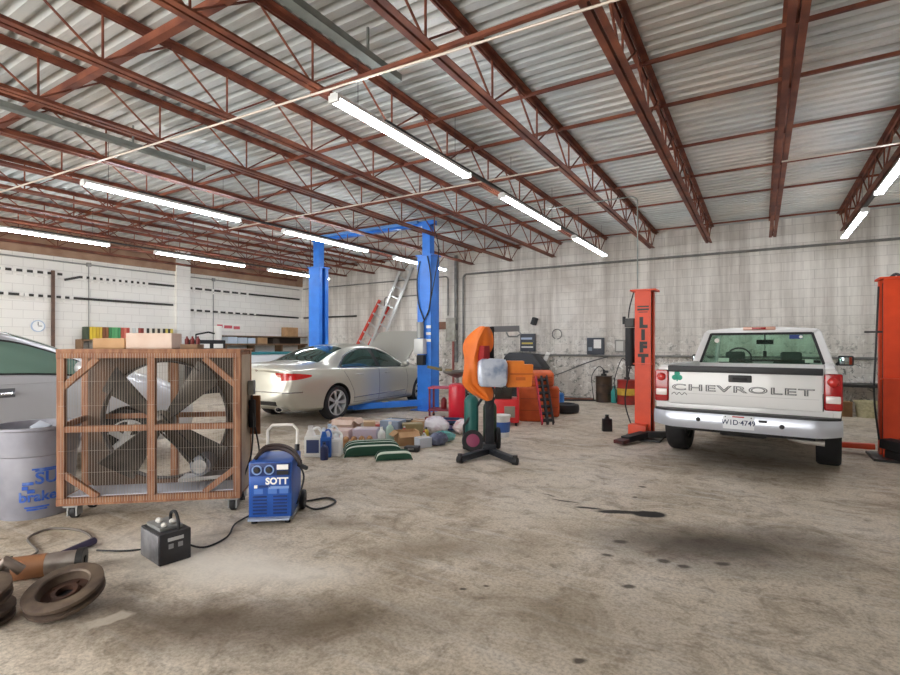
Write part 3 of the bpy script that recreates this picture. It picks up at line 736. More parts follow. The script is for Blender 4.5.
# things against the right end of the back wall
t = thing('workbench', 'dark low bench against the back wall behind the right orange post', 'bench', (2.1, 13.75, 0))
MB().box((0, 0, .6), (1.9, .6, .06)).build('top', DARK, t, smooth=0)
for sx in (-.9, .9):
    for sy in (-.25, .25): MB().box((sx, sy, .285), (.06, .06, .57)).build('leg', DARK, t, smooth=0)
t = thing('laundry_basket', 'cream plastic basket under the dark low bench', 'basket', (1.82, 13.1, 0))
MB().lathe([(.15, 0), (.19, .3), (.2, .3), (.2, .33), (.18, .33), (.14, .02), (0, .02)], seg=24).build('tub', mat('cream_plastic', '#d9d3ad', .6, 0, '#b9b38d', 22), t)
carton('storage_box', 'brown wooden crate beside the cream basket at the back wall', (1.4, 13.1, 0), (.34, .3, .3), 10, mat('brown_crate', '#8d6a45', .8, 0, '#735433', 8))

# ================================================================ VEHICLES
class Loft:
    """car body surface from length-wise tables; local x runs from the tail to the nose"""
    def __init__(s, W, zb, zs, zt, wt, xs, bump=None):
        s.W, s.zb, s.zs, s.zt, s.wt, s.xs = W, zb, zs, zt, wt, xs; s.bump = bump
    def sec(s, x):
        W, zb, zs, zt, wt = pl(x, s.W), pl(x, s.zb), pl(x, s.zs), pl(x, s.zt), pl(x, s.wt)
        hh = min(.075, (zt - zs) * .35); h = zs - zb
        p = [(0, zb), (.70 * W, zb), (.90 * W, zb + .012), (.962 * W, zb + .06), (.99 * W, zb + .3 * h), (W, zb + .52 * h), (.998 * W, zb + .70 * h), (.985 * W, zs - .07 * h), (.968 * W, zs)]
        y0, z0, y1, z1 = .95 * W, zs + .012, min(wt, .93 * W), zt - hh
        for i in range(8):
            t = i / 7; p.append((y0 + (y1 - y0) * t + .022 * math.sin(math.pi * t) * min(1, (z1 - z0) / .3), z0 + (z1 - z0) * t))
        p += [(y1 * .90, zt - hh * .55), (y1 * .7, zt - hh * .22), (y1 * .38, zt - hh * .05), (0, zt)]
        return p
    def warp(s, p):
        if s.bump is None: return p
        x, y, z = p
        k = max(0, 1 - x / .45); k = k * k * (3 - 2 * k)
        return (x + pl(z, s.bump) * k, y, z)
    def side(s, x, z):
        p = s.sec(x)[3:]
        if z <= p[0][1]: return p[0][0]
        for a, b in zip(p, p[1:]):
            if a[1] <= z <= b[1] and b[1] > a[1]: return a[0] + (b[0] - a[0]) * (z - a[1]) / (b[1] - a[1])
        return 0
    def top(s, x, y):
        p = s.sec(x); y = abs(y)
        for a, b in zip(p[::-1], p[-2::-1]):
            if a[0] <= y <= b[0] and b[0] > a[0]: return a[1] + (b[1] - a[1]) * (y - a[0]) / (b[0] - a[0])
        return p[10][1]
    def on_side(s, x, z, sg): return s.warp((x, sg * s.side(x, z), z))
    def on_top(s, x, y): return s.warp((x, y, s.top(x, y)))
    def contour(s, q, z, sg):
        """point at arc length q around the tail at height z, starting at the centre line"""
        pts = [(0, 0)] + [(x, s.side(x, z)) for x in s.xs if x < 1.5]
        for a, b in zip(pts, pts[1:]):
            l = math.hypot(b[0] - a[0], b[1] - a[1])
            if q <= l: t = q / l; return s.warp((a[0] + (b[0] - a[0]) * t, sg * (a[1] + (b[1] - a[1]) * t), z))
            q -= l
        return s.warp((pts[-1][0], sg * pts[-1][1], z))
    def mesh(s):
        mb = MB(); rows = []
        for x in s.xs:
            half = s.sec(x); full = half + [(-y, z) for y, z in half[-2:0:-1]]
            rows.append([mb.bm.verts.new(s.warp((x, y, z))) for y, z in full])
        n = len(rows[0])
        for a, b in zip(rows, rows[1:]):
            for k in range(n): mb.bm.faces.new((a[k], a[(k + 1) % n], b[(k + 1) % n], b[k]))
        mb.bm.faces.new(rows[0][::-1]); mb.bm.faces.new(rows[-1])
        return mb

def wheel(parent, c, r, w, rim_r, spokes, sg, rimmat, style='multi'):
    """wheel with axis along local y; sg = side the face looks to"""
    M = Matrix.Translation(c) @ Matrix.Rotation(R(-90 * sg), 4, 'X')
    h = w / 2
    prof = [(rim_r, -h * .85), (rim_r + .02, -h), (r * .93, -h * .98), (r * .985, -h * .8), (r, -h * .55), (r, h * .55), (r * .985, h * .8), (r * .93, h * .98), (rim_r + .02, h), (rim_r, h * .85)]
    tire = MB().lathe(prof, M, 36, closed=True).build('tire', BLACK, parent)
    MB().lathe([(rim_r, -h * .8), (rim_r, h * .86), (rim_r - .018, h * .88), (rim_r - .03, h * .3), (rim_r - .03, -h * .8)], M, 32, closed=True).build('rim', rimmat, tire)
    MB().lathe([(0, -h * .5), (rim_r - .02, -h * .5), (rim_r - .02, -h * .35), (0, -h * .35)], M, 24).build('brake_backing', DARK, tire)
    a = MB()
    for i in range(spokes):
        an = 2 * math.pi * i / spokes
        for da in ((-.09, .09) if style == 'multi' else (0,)):
            p0 = M @ Vector((.03 * math.cos(an), .03 * math.sin(an), h * .55)); p1 = M @ Vector(((rim_r - .015) * math.cos(an + da), (rim_r - .015) * math.sin(an + da), h * .72))
            a.bar(p0, p1, .030 if style == 'multi' else .07, .03, up=M.to_3x3() @ Vector((0, 0, 1)))
    a.lathe([(0, h * .4), (.055, h * .4), (.05, h * .75), (0, h * .78)], M, 20)
    a.build('spokes', rimmat, tire, bevel=.003, seg=1)
    return tire

def cyl_cutter(c, r, y0, y1):
    return MB().cyl((c[0], y0, c[2]), (c[0], y1, c[2]), r, seg=40).build('cutter', BLACK, smooth=0)
def xs_range(L, extra):
    v = set(round(L * i / 56, 4) for i in range(57)) | set(extra); return sorted(v)
def seam(lf, pts, sg, mb, r=.004):
    mb.tube([Vector(lf.on_side(x, z, sg)) for x, z in pts], r, 5)
SEAM = mat('panel_gap', '#2b2a28', .6)

# ---------------------------------------------------------------- silver sedan on the blue lift
PAINT = mat('champagne_silver', '#c3c1b4', .3, .5, coat=.7)
def sedan(lab, loc, rz):
    t = thing('sedan_car', lab, 'car', loc, rz)
    L = 4.97
    lf = Loft([(0, .72), (.03, .79), (.08, .85), (.18, .895), (.4, .925), (.9, .945), (2.5, .945), (3.9, .945), (4.4, .925), (4.7, .87), (4.88, .77), (4.97, .62)],
              [(0, .34), (.1, .27), (.5, .23), (1, .21), (4, .21), (4.6, .21), (4.97, .3)],
              [(0, .90), (.06, .955), (.2, .985), (.6, 1.0), (1.2, .985), (2.5, .955), (3.7, .915), (4.4, .80), (4.97, .58)],
              [(0, .98), (.04, 1.05), (.12, 1.10), (.3, 1.115), (.6, 1.125), (.82, 1.14), (1.1, 1.25), (1.45, 1.375), (1.8, 1.448), (2.2, 1.485), (2.6, 1.475), (2.95, 1.41), (3.35, 1.24), (3.72, 1.06), (4.2, .985), (4.6, .90), (4.85, .78), (4.97, .66)],
              [(0, .52), (.2, .66), (.6, .72), (.85, .70), (1.3, .63), (1.8, .585), (2.7, .58), (3.2, .63), (3.6, .70), (4., .72), (4.6, .66), (4.97, .45)],
              xs_range(L, (.015, .03, .05, .08, .12, .18)), [(.3, .05), (.45, -.05), (.62, -.06), (.7, .0), (.9, .03), (1.04, -.04), (1.12, -.01)])
    ax = (1.13, 4.06)
    body = lf.mesh().build('body', PAINT, t, smooth=32)
    cs = []
    for a in ax:
        for sg in (-1, 1): cs.append(cyl_cutter((a, 0, .345), .375, sg * .60, sg * 1.2))
    cut(body, cs, SEAM)
    for a in ax:
        for sg in (-1, 1): wheel(t, (a, sg * .82, .335), .335, .235, .248, 7, sg, mat('alloy_silver', '#d6d8d9', .3, .6))
    zhi = [(1.20, 1.00), (1.34, 1.09), (1.56, 1.22), (1.85, 1.31), (2.2, 1.37), (2.6, 1.36), (2.9, 1.29), (3.15, 1.17), (3.42, .98)]
    for sg in (-1, 1):
        def pane(x0, x1, lo, up=0.):
            def f(u, v):
                x = x0 + (x1 - x0) * u; a = pl(x, lf.zs) + lo; b_ = max(pl(x, zhi) + up, a + .004)
                return lf.on_side(x, a + (b_ - a) * v, sg)
            return f
        MB().slab(pane(1.17, 3.47, .012, .028), 40, 8, .004, sg > 0).build('window_trim', mat('chrome_trim', '#b9bbbb', .25, .9), t)
        MB().slab(pane(1.24, 3.42, .026, .006), 40, 8, .007, sg > 0).build('window_frame', BLACK, t)
        MB().slab(pane(1.32, 2.36, .036, -.012), 20, 8, .011, sg > 0).build('rear_door_glass', DARKG, t)
        MB().slab(pane(2.50, 3.30, .036, -.012), 20, 8, .011, sg > 0).build('front_door_glass', DARKG, t)
        a = MB()
        seam(lf, [(2.42, z / 100) for z in range(30, 98, 4)], sg, a); seam(lf, [(3.42 + .06 * math.sin((z - 30) / 20), z / 100) for z in range(30, 94, 4)], sg, a)
        seam(lf, [(1.62 - .33 * max(0, (z - 45) / 52) ** 1.3, z / 100) for z in range(30, 98, 4)], sg, a); seam(lf, [(x / 10, .30) for x in range(16, 35)], sg, a)
        a.build('door_gap', SEAM, t)
        for x in (1.78, 2.72):
            MB().tube([Vector(lf.on_side(x + d, .86 + d * .02, sg)) + Vector((0, sg * o, 0)) for d, o in ((-.11, .0), (-.09, .03), (.09, .03), (.11, .0))], .016, 8).build('door_handle', PAINT, t)
        MB().tube([Vector(lf.on_side(x / 10, .36 + .002 * x, sg)) for x in range(16, 35)], .010, 6).build('rocker_trim', mat('chrome_trim', '#b9bbbb', .25, .9), t)
        m_ = MB(); m_.sph((3.28, sg * 1.02, 1.03), 1, (.07, .10, .07)); m_.tube([(3.27, sg * .90, .985), (3.28, sg * 1.0, 1.01)], .022, 8); m_.build('wing_mirror', PAINT, t)
        def tl_(u, v):
            q = .48 + .76 * u; z0 = .80 + .05 * u ** 2 + .02 * u; z1 = .955 - .03 * u - .05 * max(0, u - .6)
            return lf.contour(q, z0 + (z1 - z0) * v, sg)
        tail = MB().slab(tl_, 24, 5, .012, sg > 0).build('tail_light', mat('tail_red', '#c51f1c', .15, coat=.5), t)
        MB().slab(lambda u, v: lf.contour(.44 + .16 * u, .865 + .05 * v, sg), 6, 3, .016, sg > 0).build('reverse_lens', mat('lens_pink', '#e9a79c', .15), tail)
        MB().slab(lambda u, v: lf.contour(.02 + 1.05 * u, .595 + .018 * v, sg), 24, 2, .008, sg > 0).build('bumper_trim', mat('chrome_trim', '#b9bbbb', .25, .9), t)
        e = MB(); M = Matrix.Translation((-.05, sg * .62, .30)) @ Matrix.Rotation(R(90), 4, 'Y') @ Matrix.Diagonal((.6, 1.3, 1, 1))
        e.lathe([(.075, 0), (.075, .3), (.06, .3), (.06, 0)], M, 20, closed=True); e.build('exhaust_tip', CHROME, t)
        MB().lathe([(0, .1), (.06, .1), (.06, .12), (0, .12)], M, 20).build('exhaust_pipe', BLACK, t)
        MB().slab(lambda u, v: lf.contour(.08 + .45 * u, .36 + .07 * v, sg), 10, 2, .006, sg > 0).build('bumper_valance', SEAM, t)
    def rg(u, v):
        x = .86 + .80 * v; w = (pl(x, lf.wt) * .93); return lf.on_top(x, (u * 2 - 1) * w)
    MB().slab(rg, 16, 10, .006, True).build('rear_window', DARKG, t)
    def wg(u, v):
        x = 3.68 - .74 * v; w = pl(x, lf.wt) * .92; return lf.on_top(x, (1 - u * 2) * w)
    MB().slab(wg, 16, 10, .006, True).build('windscreen', DARKG, t)
    a = MB(); a.tube([Vector(lf.on_top(.80, y / 20)) for y in range(-13, 14)], .004, 5); a.tube([Vector(lf.contour(.66, z / 100, -1)) for z in range(72, 80)], .004, 5); a.build('trunk_gap', SEAM, t)
    x0 = lf.warp((0, 0, .86))[0]
    p_ = MB().box((x0 - .012, 0, .865), (.02, .33, .165)).build('license_plate', mat('plate_grey', '#b8babd', .45), t, bevel=.004)
    for i in range(6): MB().box((x0 - .024, .105 - i * .042, .862), (.003, .024, .07)).build('plate_mark', SEAM, p_, smooth=0)
    MB().lathe([(0, 0), (.05, 0), (.045, .012), (0, .014)], Matrix.Translation((lf.warp((0, 0, 1.0))[0] + .03, 0, 1.01)) @ Matrix.Rotation(R(-70), 4, 'Y'), 20).build('badge', CHROME, t)
    # engine bay and raised bonnet
    MB().slab(lambda u, v: lf.on_top(3.80 + .95 * u, (v * 2 - 1) * .62), 10, 8, .005).build('engine_bay', BLACK, t)
    hd = MB()
    def hood(u, v):
        s_ = u * 1.02; yy = (v * 2 - 1) * (.72 - .1 * u * u); an = R(45)
        return (3.74 + s_ * math.cos(an) + .04 * math.sin(u * 3), yy, 1.06 + s_ * math.sin(an) + .03 * (1 - (v * 2 - 1) ** 2))
    hd.slab(hood, 12, 10, .01); hd.build('bonnet', PAINT, t)
    MB().tube([(4.55, .55, .92), (4.25, .6, 1.5)], .008, 6).build('bonnet_stay', DARK, t)
    return t
sedan('champagne silver sedan with raised bonnet parked between the blue lift columns', (-7.90, 6.19, 0), 91.2)

# ---------------------------------------------------------------- silver car at the left edge
PAINT2 = mat('cool_silver', '#c3c5ca', .32, .35, coat=.7)
def left_car(lab, loc, rz):
    t = thing('silver_car', lab, 'car', loc, rz)
    L = 4.55
    lf = Loft([(0, .74), (.08, .85), (.25, .91), (.7, .93), (2.5, .93), (3.6, .925), (4.1, .90), (4.35, .82), (4.55, .62)],
              [(0, .4), (.3, .27), (4, .25), (4.55, .33)], [(0, 1.02), (.3, 1.14), (1.2, 1.16), (2.6, 1.13), (3.5, 1.03), (4.1, .90), (4.55, .68)],
              [(0, 1.1), (.1, 1.3), (.3, 1.44), (.7, 1.56), (1.4, 1.635), (2.1, 1.65), (2.5, 1.61), (2.85, 1.50), (3.2, 1.345), (3.6, 1.17), (4.0, 1.08), (4.4, .93), (4.55, .76)],
              [(0, .5), (.4, .62), (1.2, .62), (2.4, .61), (3.0, .66), (3.6, .74), (4.55, .45)], xs_range(L, (.03, .08, .15)))
    body = lf.mesh().build('body', PAINT2, t, smooth=32); ax = (.85, 3.55)
    cut(body, [cyl_cutter((a, 0, .35), .385, sg * .6, sg * 1.2) for a in ax for sg in (-1, 1)], SEAM)
    for a in ax:
        for sg in (-1, 1): wheel(t, (a, sg * .81, .34), .34, .22, .23, 5, sg, mat('alloy_silver', '#d6d8d9', .3, .6), 'five')
    zhi = [(.4, 1.25), (.8, 1.43), (1.4, 1.525), (2.0, 1.535), (2.5, 1.485), (2.9, 1.36), (3.2, 1.22), (3.42, 1.09)]
    for sg in (-1, 1):
        def pane(x0, x1, lo, up=0.):
            def f(u, v):
                x = x0 + (x1 - x0) * u; a = pl(x, lf.zs) + lo; b_ = max(pl(x, zhi) + up, a + .004)
                return lf.on_side(x, a + (b_ - a) * v, sg)
            return f
        MB().slab(pane(.55, 3.38, .015, .014), 40, 8, .005, sg > 0).build('window_frame', BLACK, t)
        MB().slab(pane(.65, 1.72, .03, -.012), 20, 8, .011, sg > 0).build('rear_door_glass', DARKG2, t)
        MB().slab(pane(1.80, 3.28, .03, -.012), 20, 8, .011, sg > 0).build('front_door_glass', DARKG2, t)
        a = MB(); seam(lf, [(1.76, z / 100) for z in range(35, 114, 4)], sg, a); seam(lf, [(3.35, z / 100) for z in range(35, 104, 4)], sg, a); a.build('door_gap', SEAM, t)
        for x in (1.0, 2.36):
            MB().slab(lambda u, v: lf.on_side(x - .13 + .26 * u, .93 + .09 * v, sg), 8, 4, .004, sg > 0).build('handle_recess', mat('recess_grey', '#6f7176', .4, .3), t)
            MB().tube([Vector(lf.on_side(x + d, .97, sg)) + Vector((0, sg * o, 0)) for d, o in ((-.12, .0), (-.09, .04), (.09, .04), (.12, .0))], .018, 8).build('door_handle', CHROME, t)
        m_ = MB(); m_.sph((3.05, sg * 1.02, 1.2), 1, (.08, .10, .08)); m_.tube([(3.05, sg * .88, 1.12), (3.05, sg * 1.0, 1.17)], .025, 8); m_.build('wing_mirror', PAINT2, t)
        MB().tube([Vector(lf.on_side(x / 10, 1.06, sg)) for x in range(4, 40)], .004, 5).build('crease', PAINT2, t)
        MB().slab(lambda u, v: lf.contour(.5 + .4 * u, .85 + .25 * v, sg), 10, 4, .01, sg > 0).build('tail_light', mat('tail_red', '#c51f1c', .15, coat=.5), t)
    MB().slab(lambda u, v: lf.on_top(3.56 - .98 * v, (1 - u * 2) * pl(3.56 - .98 * v, lf.wt) * .92), 16, 10, .006, True).build('windscreen', DARKG2, t)
    MB().slab(lambda u, v: lf.on_top(.14 + .5 * v, (u * 2 - 1) * pl(.14 + .5 * v, lf.wt) * .9), 16, 8, .006, True).build('rear_window', DARKG2, t)
    return t
DARKG2 = mat('green_car_glass', '#7b9c8f', .06, .3, spec=1.)
left_car('silver car cut off by the left picture edge, behind the wooden fan crate', (-7.28, -.38, 0), 90)

# ---------------------------------------------------------------- white pickup
WHITE = mat('white_car_paint', '#e4e4e3', .3, .0, coat=.6)
def pickup(lab, loc, rz):
    t = thing('pickup_truck', lab, 'pickup truck', loc, rz)
    L = 5.2; ax = (.90, 4.25); TRIMB = mat('black_trim', '#232427', .5); FLT = mat('bed_liner', '#2f3032', .7)
    lf = Loft([(2.06, .955), (2.2, .97), (4.2, .97), (4.8, .94), (5.05, .88), (5.2, .78)], [(2.06, .42), (3, .4), (5.2, .45)],
              [(2.06, 1.10), (3.9, 1.10), (4.8, 1.03), (5.2, .93)], [(2.06, 1.16), (3.8, 1.17), (4.5, 1.13), (5.0, 1.05), (5.2, .97)], [(2.06, .84), (3.8, .82), (5.2, .68)],
              [2.06 + (L - 2.06) * i / 36 for i in range(37)])
    body = lf.mesh().build('cab_body', WHITE, t, smooth=32)
    cut(body, [cyl_cutter((ax[1], 0, .37), .43, sg * .6, sg * 1.3) for sg in (-1, 1)], SEAM)
    for sg in (-1, 1):
        ring = [(.90, .50), (.935, .62), (.950, .80), (.945, 1.0), (.93, 1.10), (.91, 1.165), (.88, 1.185), (.79, 1.185), (.79, .72), (.84, .70), (.86, .50)]
        M = Matrix(((0, 0, 1, .03), (sg, 0, 0, 0), (0, 1, 0, 0), (0, 0, 0, 1)))
        b_ = MB().prism(ring, 2.01, M).build('bed_side', WHITE, t, bevel=.012)
        cut(b_, [cyl_cutter((ax[0], 0, .385), .44, sg * .5, sg * 1.3)], SEAM)
        MB().box((1.0, sg * .845, 1.19), (1.96, .09, .02)).build('bed_rail_cap', WHITE, t, bevel=.006)
        for a in ax: wheel(t, (a, sg * .835, .385), .385, .25, .21, 5, sg, STEEL, 'five')
        tl_ = MB().box((.10, sg * .874, .94), (.19, .165, .40)).build('tail_light', mat('tail_deep_red', '#a5161a', .15, coat=.5), t, bevel=.03, seg=3)
        MB().box((.015, sg * .874, .86), (.035, .135, .085)).build('reverse_lens', mat('lens_white', '#e7dedb', .12, coat=.5), tl_, bevel=.02)
        MB().sph((.0, sg * .874, 1.05), 1, (.03, .055, .05)).build('lens', mat('lens_bright', '#c9302b', .1, coat=.5), tl_)
        m_ = MB(); m_.box((3.45, sg * 1.07, 1.20), (.10, .2, .16)); m_.bar((3.5, sg * .95, 1.13), (3.47, sg * 1.0, 1.17), .06, .05); m_ = m_.build('wing_mirror', TRIMB, t, bevel=.025, seg=3)
        MB().box((3.395, sg * 1.07, 1.20), (.006, .155, .115)).build('mirror_glass', mat('mirror_glass', '#cfdfe6', .03, 1.), m_, bevel=.002)
        # cab frame
        rr, rf, wb, bb = (2.24, sg * .70, 1.63), (3.05, sg * .68, 1.65), (3.78, sg * .82, 1.14), (2.11, sg * .87, 1.11)
        MB().bar(bb, rr, .12, .10, up=(1, 0, 0)).build('rear_pillar', WHITE, t, bevel=.02)
        MB().bar(wb, rf, .06, .08, up=(1, 0, 0)).build('windscreen_pillar', WHITE, t, bevel=.012)
        MB().bar(rr, rf, .09, .09).build('roof_rail', WHITE, t, bevel=.02)
        e = .012
        q = MB(); vs = [q.bm.verts.new((x, y - sg * d, z)) for d in (0, .006) for x, y, z in ((2.24, sg * .865, 1.13), (3.70, sg * .83, 1.14), (3.06, sg * .69, 1.61), (2.33, sg * .71, 1.60))]
        q.bm.faces.new(vs[:4]); q.bm.faces.new(vs[4:][::-1])
        for i in range(4): q.bm.faces.new((vs[i], vs[(i + 1) % 4], vs[4 + (i + 1) % 4], vs[4 + i]))
        q.build('door_glass', CLEARG, t, smooth=0)
        MB().box((2.9, sg * .965, .98), (.22, .03, .035)).build('door_handle', TRIMB, t, bevel=.008)
        sd = MB(); sd.box((2.72, sg * .38, .98), (.2, .48, .44)); sd.box((2.68, sg * .38, 1.27), (.12, .28, .15)); sd.build('seat', mat('seat_cloth', '#3f4a46', .85), t, bevel=.05, seg=3)
    MB().slab(lambda u, v: (2.2 + .9 * u, (v * 2 - 1) * .71, 1.665 + .035 * (1 - (v * 2 - 1) ** 2) + .012 * math.sin(u * math.pi)), 8, 10, .02).build('roof', WHITE, t)
    # glazing
    def quad(name, pts, th, m_):
        q = MB(); n = (Vector(pts[1]) - Vector(pts[0])).cross(Vector(pts[2]) - Vector(pts[0])).normalized() * th
        vs = [q.bm.verts.new(Vector(p) + (n if k else Vector())) for k in (0, 1) for p in pts]
        q.bm.faces.new(vs[:4]); q.bm.faces.new(vs[4:][::-1])
        for i in range(4): q.bm.faces.new((vs[i], vs[(i + 1) % 4], vs[4 + (i + 1) % 4], vs[4 + i]))
        return q.build(name, m_, t, smooth=0)
    A, B, C_, D_ = (2.09, .80, 1.15), (2.09, -.80, 1.15), (2.205, -.655, 1.625), (2.205, .655, 1.625)
    quad('rear_window', (A, B, C_, D_), .006, CLEARG)
    a = MB()
    for p, q in ((A, B), (B, C_), (C_, D_), (D_, A)): a.bar(p, q, .035, .045, up=(1, 0, 0.2))
    a.build('window_seal', BLACK, t, smooth=0)
    quad('windscreen', ((3.74, .78, 1.16), (3.74, -.78, 1.16), (3.06, -.66, 1.64), (3.06, .66, 1.64)), -.006, CLEARG)
    MB().bar((3.03, -.68, 1.655), (3.03, .68, 1.655), .08, .05).build('windscreen_header', WHITE, t, bevel=.01)
    MB().bar((2.215, -.70, 1.655), (2.215, .70, 1.655), .06, .06).build('rear_header', WHITE, t, bevel=.015)
    MB().box((3.6, 0, 1.14), (.3, 1.5, .12)).build('dashboard', TRIMB, t, bevel=.03)
    MB().tube(arc((3.25, .40, 1.22), .19, 0, R(350), 20, (0, 1, 0), (.35, 0, .93)), .015, 6, True).build('steering_wheel', TRIMB, t)
    m_ = MB(); m_.box((3.1, 0, 1.50), (.03, .24, .075)); m_.tube([(3.1, 0, 1.53), (3.08, 0, 1.62)], .01, 6); m_.tube([(3.1, .0, 1.47), (3.1, 0, 1.34)], .006, 5); m_.box((3.1, 0, 1.30), (.02, .05, .1)); m_.build('rear_view_mirror', BLACK, t, smooth=0)
    # third brake light
    bl = MB().box((2.17, 0, 1.70), (.08, .42, .05)).build('roof_light', mat('lens_orange', '#dcab98', .25), t, bevel=.012)
    MB().box((2.13, 0, 1.70), (.02, .18, .034)).build('lens', mat('lens_deep_red', '#9c1216', .15), bl, bevel=.003)
    for y_, z_, r_ in ((.57, 1.52, .035), (-.52, 1.57, .022)): MB().cyl((2.185 - (1.62 - z_) * .24 - .006, y_, z_), (2.19 - (1.62 - z_) * .24, y_, z_), r_, seg=16).build('window_sticker', TAGW, t)
    MB().box((2.112, .47, 1.22), (.006, .15, .06), rot=(0, R(13), 0)).build('window_sticker', TAGW, t, bevel=.002)
    MB().box((2.185, -.46, 1.57), (.006, .16, .06), rot=(0, R(13), 0)).build('window_sticker', mat('sticker_navy', '#2b3f7c', .5), t)
    MB().box((2.112, -.62, 1.22), (.006, .1, .05), rot=(0, R(13), 0)).build('window_sticker', TAGW, t, bevel=.002)
    # bed
    MB().box((1.05, 0, .74), (2.0, 1.6, .05)).build('bed_floor', FLT, t, smooth=0); MB().box((2.03, 0, .95), (.04, 1.6, .45)).build('bed_front', WHITE, t, smooth=0)
    # tailgate
    tg = MB().box((.03, 0, .945), (.07, 1.565, .44)).build('tailgate', WHITE, t, bevel=.014, seg=3)
    MB().box((.0, 0, 1.157), (.09, 1.575, .075)).build('top_cap', TRIMB, tg, bevel=.012)
    h_ = MB().box((-.006, 0, 1.055), (.03, .24, .085)).build('handle_bezel', TRIMB, tg, bevel=.02, seg=3)
    MB().box((-.022, 0, 1.055), (.02, .15, .035)).build('handle', BLACK, h_, bevel=.008)
    letters('lettering', 'CHEVROLET', .105, (-.0075, .02, .925), (0, -1, 0), (0, 0, 1), mat('letter_outline', '#5d5e60', .4), tg, xs=2.3, spacing=1.12, outline=.003)
    MB().tube(spline([(-.0065, .75 - .03 * i, .845 + (.016 if i % 2 else -.012)) for i in range(7)], 5), .004, 5).build('script_badge', mat('script_grey', '#55565a', .4), tg)
    g = MB()
    for an in (90, 210, 330):
        g.cyl((-.0065, .685 - .032 * math.cos(R(an)), 1.062 + .032 * math.sin(R(an))), (-.0045, .685 - .032 * math.cos(R(an)), 1.062 + .032 * math.sin(R(an))), .034, seg=14)
    g.bar((-.0055, .685, 1.06), (-.0055, .685, 1.0), .016, .002, up=(1, 0, 0)); g.build('shamrock_sticker', mat('shamrock_green', '#12a184', .5), tg)
    MB().box((-.006, 0, .875 - .02), (.003, 1.5, .004)).build('press_line', mat('press_shadow', '#bdbdbc', .4), tg, smooth=0)
    MB().box((.05, 0, .685), (.06, 1.75, .09)).build('rear_valance', WHITE, t, bevel=.01)
    # bumper
    bp_ = [(-.99, .50), (-.97, .63), (-.4, .65), (.4, .65), (.97, .63), (.99, .50), (.78, .47), (.70, .45), (-.70, .45), (-.78, .47)]
    def bumper_prof(u, v):
        y_ = (u * 2 - 1) * .95; e = max(0, abs(y_) - .72) / .24
        x_ = -.12 + .14 * e * e; z_ = .455 + .02 * e + (.19 - .02 * e) * v
        return (x_ - .018 * math.sin(v * math.pi), y_, z_)
    bm_ = MB(); bm_.slab(bumper_prof, 40, 8, .01, True); bm = bm_.build('rear_bumper', mat('bumper_chrome', '#ccd1dc', .28, .55), t)
    def step(u, v):
        y_ = (u * 2 - 1) * .94; e = max(0, abs(y_) - .72) / .24
        return (-.14 + .14 * e * e + (.2 - .14 * e * e) * v, y_, .655)
    MB().slab(step, 40, 3, .014, True).build('step_pad', TRIMB, bm)
    MB().slab(lambda u, v: (-.125 + .02 * v, (u * 2 - 1) * .72, .455 - .03 * v), 10, 2, .006).build('lower_lip', TRIMB, bm)
    lp = MB().box((-.145, .0, .562), (.012, .315, .155)).build('license_plate', mat('plate_white', '#e9ecf1', .4), t, bevel=.004)
    letters('plate_characters', 'W1D\u00b74749', .082, (-.1525, 0, .558), (0, -1, 0), (0, 0, 1), mat('plate_navy', '#1d2c57', .4), lp, .001, xs=.92, bold=.001)
    MB().box((-.152, 0, .625), (.003, .12, .014)).build('plate_band', mat('plate_red', '#b8474f', .5), lp, smooth=0)
    for y_ in (-.13, .13): MB().cyl((-.156, y_, .622), (-.148, y_, .622), .007, seg=8).build('plate_bolt', DARK, lp)
    MB().box((-.141, -.24, .575), (.01, .085, .06)).build('hitch_socket', BLACK, bm, bevel=.004)
    for y_, z_ in ((.42, .565), (-.42, .55)): MB().cyl((-.15, y_, z_), (-.13, y_, z_), .026, seg=14).build('tow_hole', BLACK, bm)
    # underside
    MB().cyl((.90, -.72, .385), (.90, .72, .385), .05).build('rear_axle', DARK, t); MB().sph((.90, 0, .385), .16, (1, 1, .9)).build('differential', DARK, t)
    MB().lathe([(.18, -.09), (.29, -.09), (.31, 0), (.29, .09), (.18, .09)], Matrix.Translation((.40, .12, .52)), 28, closed=True).build('spare_tire', BLACK, t)
    for sg in (-1, 1): MB().box((2.2, sg * .45, .50), (4.2, .07, .14)).build('frame_rail', DARK, t, smooth=0)
    MB().tube([(2.0, -.45, .42), (.35, -.45, .42), (.12, -.48, .40), (.06, -.58, .39), (.06, -.80, .38)], .032, 10).build('exhaust_pipe', mat('pale_pipe', '#a59f98', .5, .3), t)
    MB().box((2.0, 0, .40), (3.6, .5, .12)).build('drivetrain', DARK, t, bevel=.04)
    for sg in (-1, 1): MB().box((1.0, sg * .62, .58), (1.0, .02, .36)).build('inner_wheelhouse', BLACK, t, smooth=0)
    return t
pickup('white pickup truck seen from behind between the two orange lift posts', (-.20, 6.86, 0), 90 - 5.0)

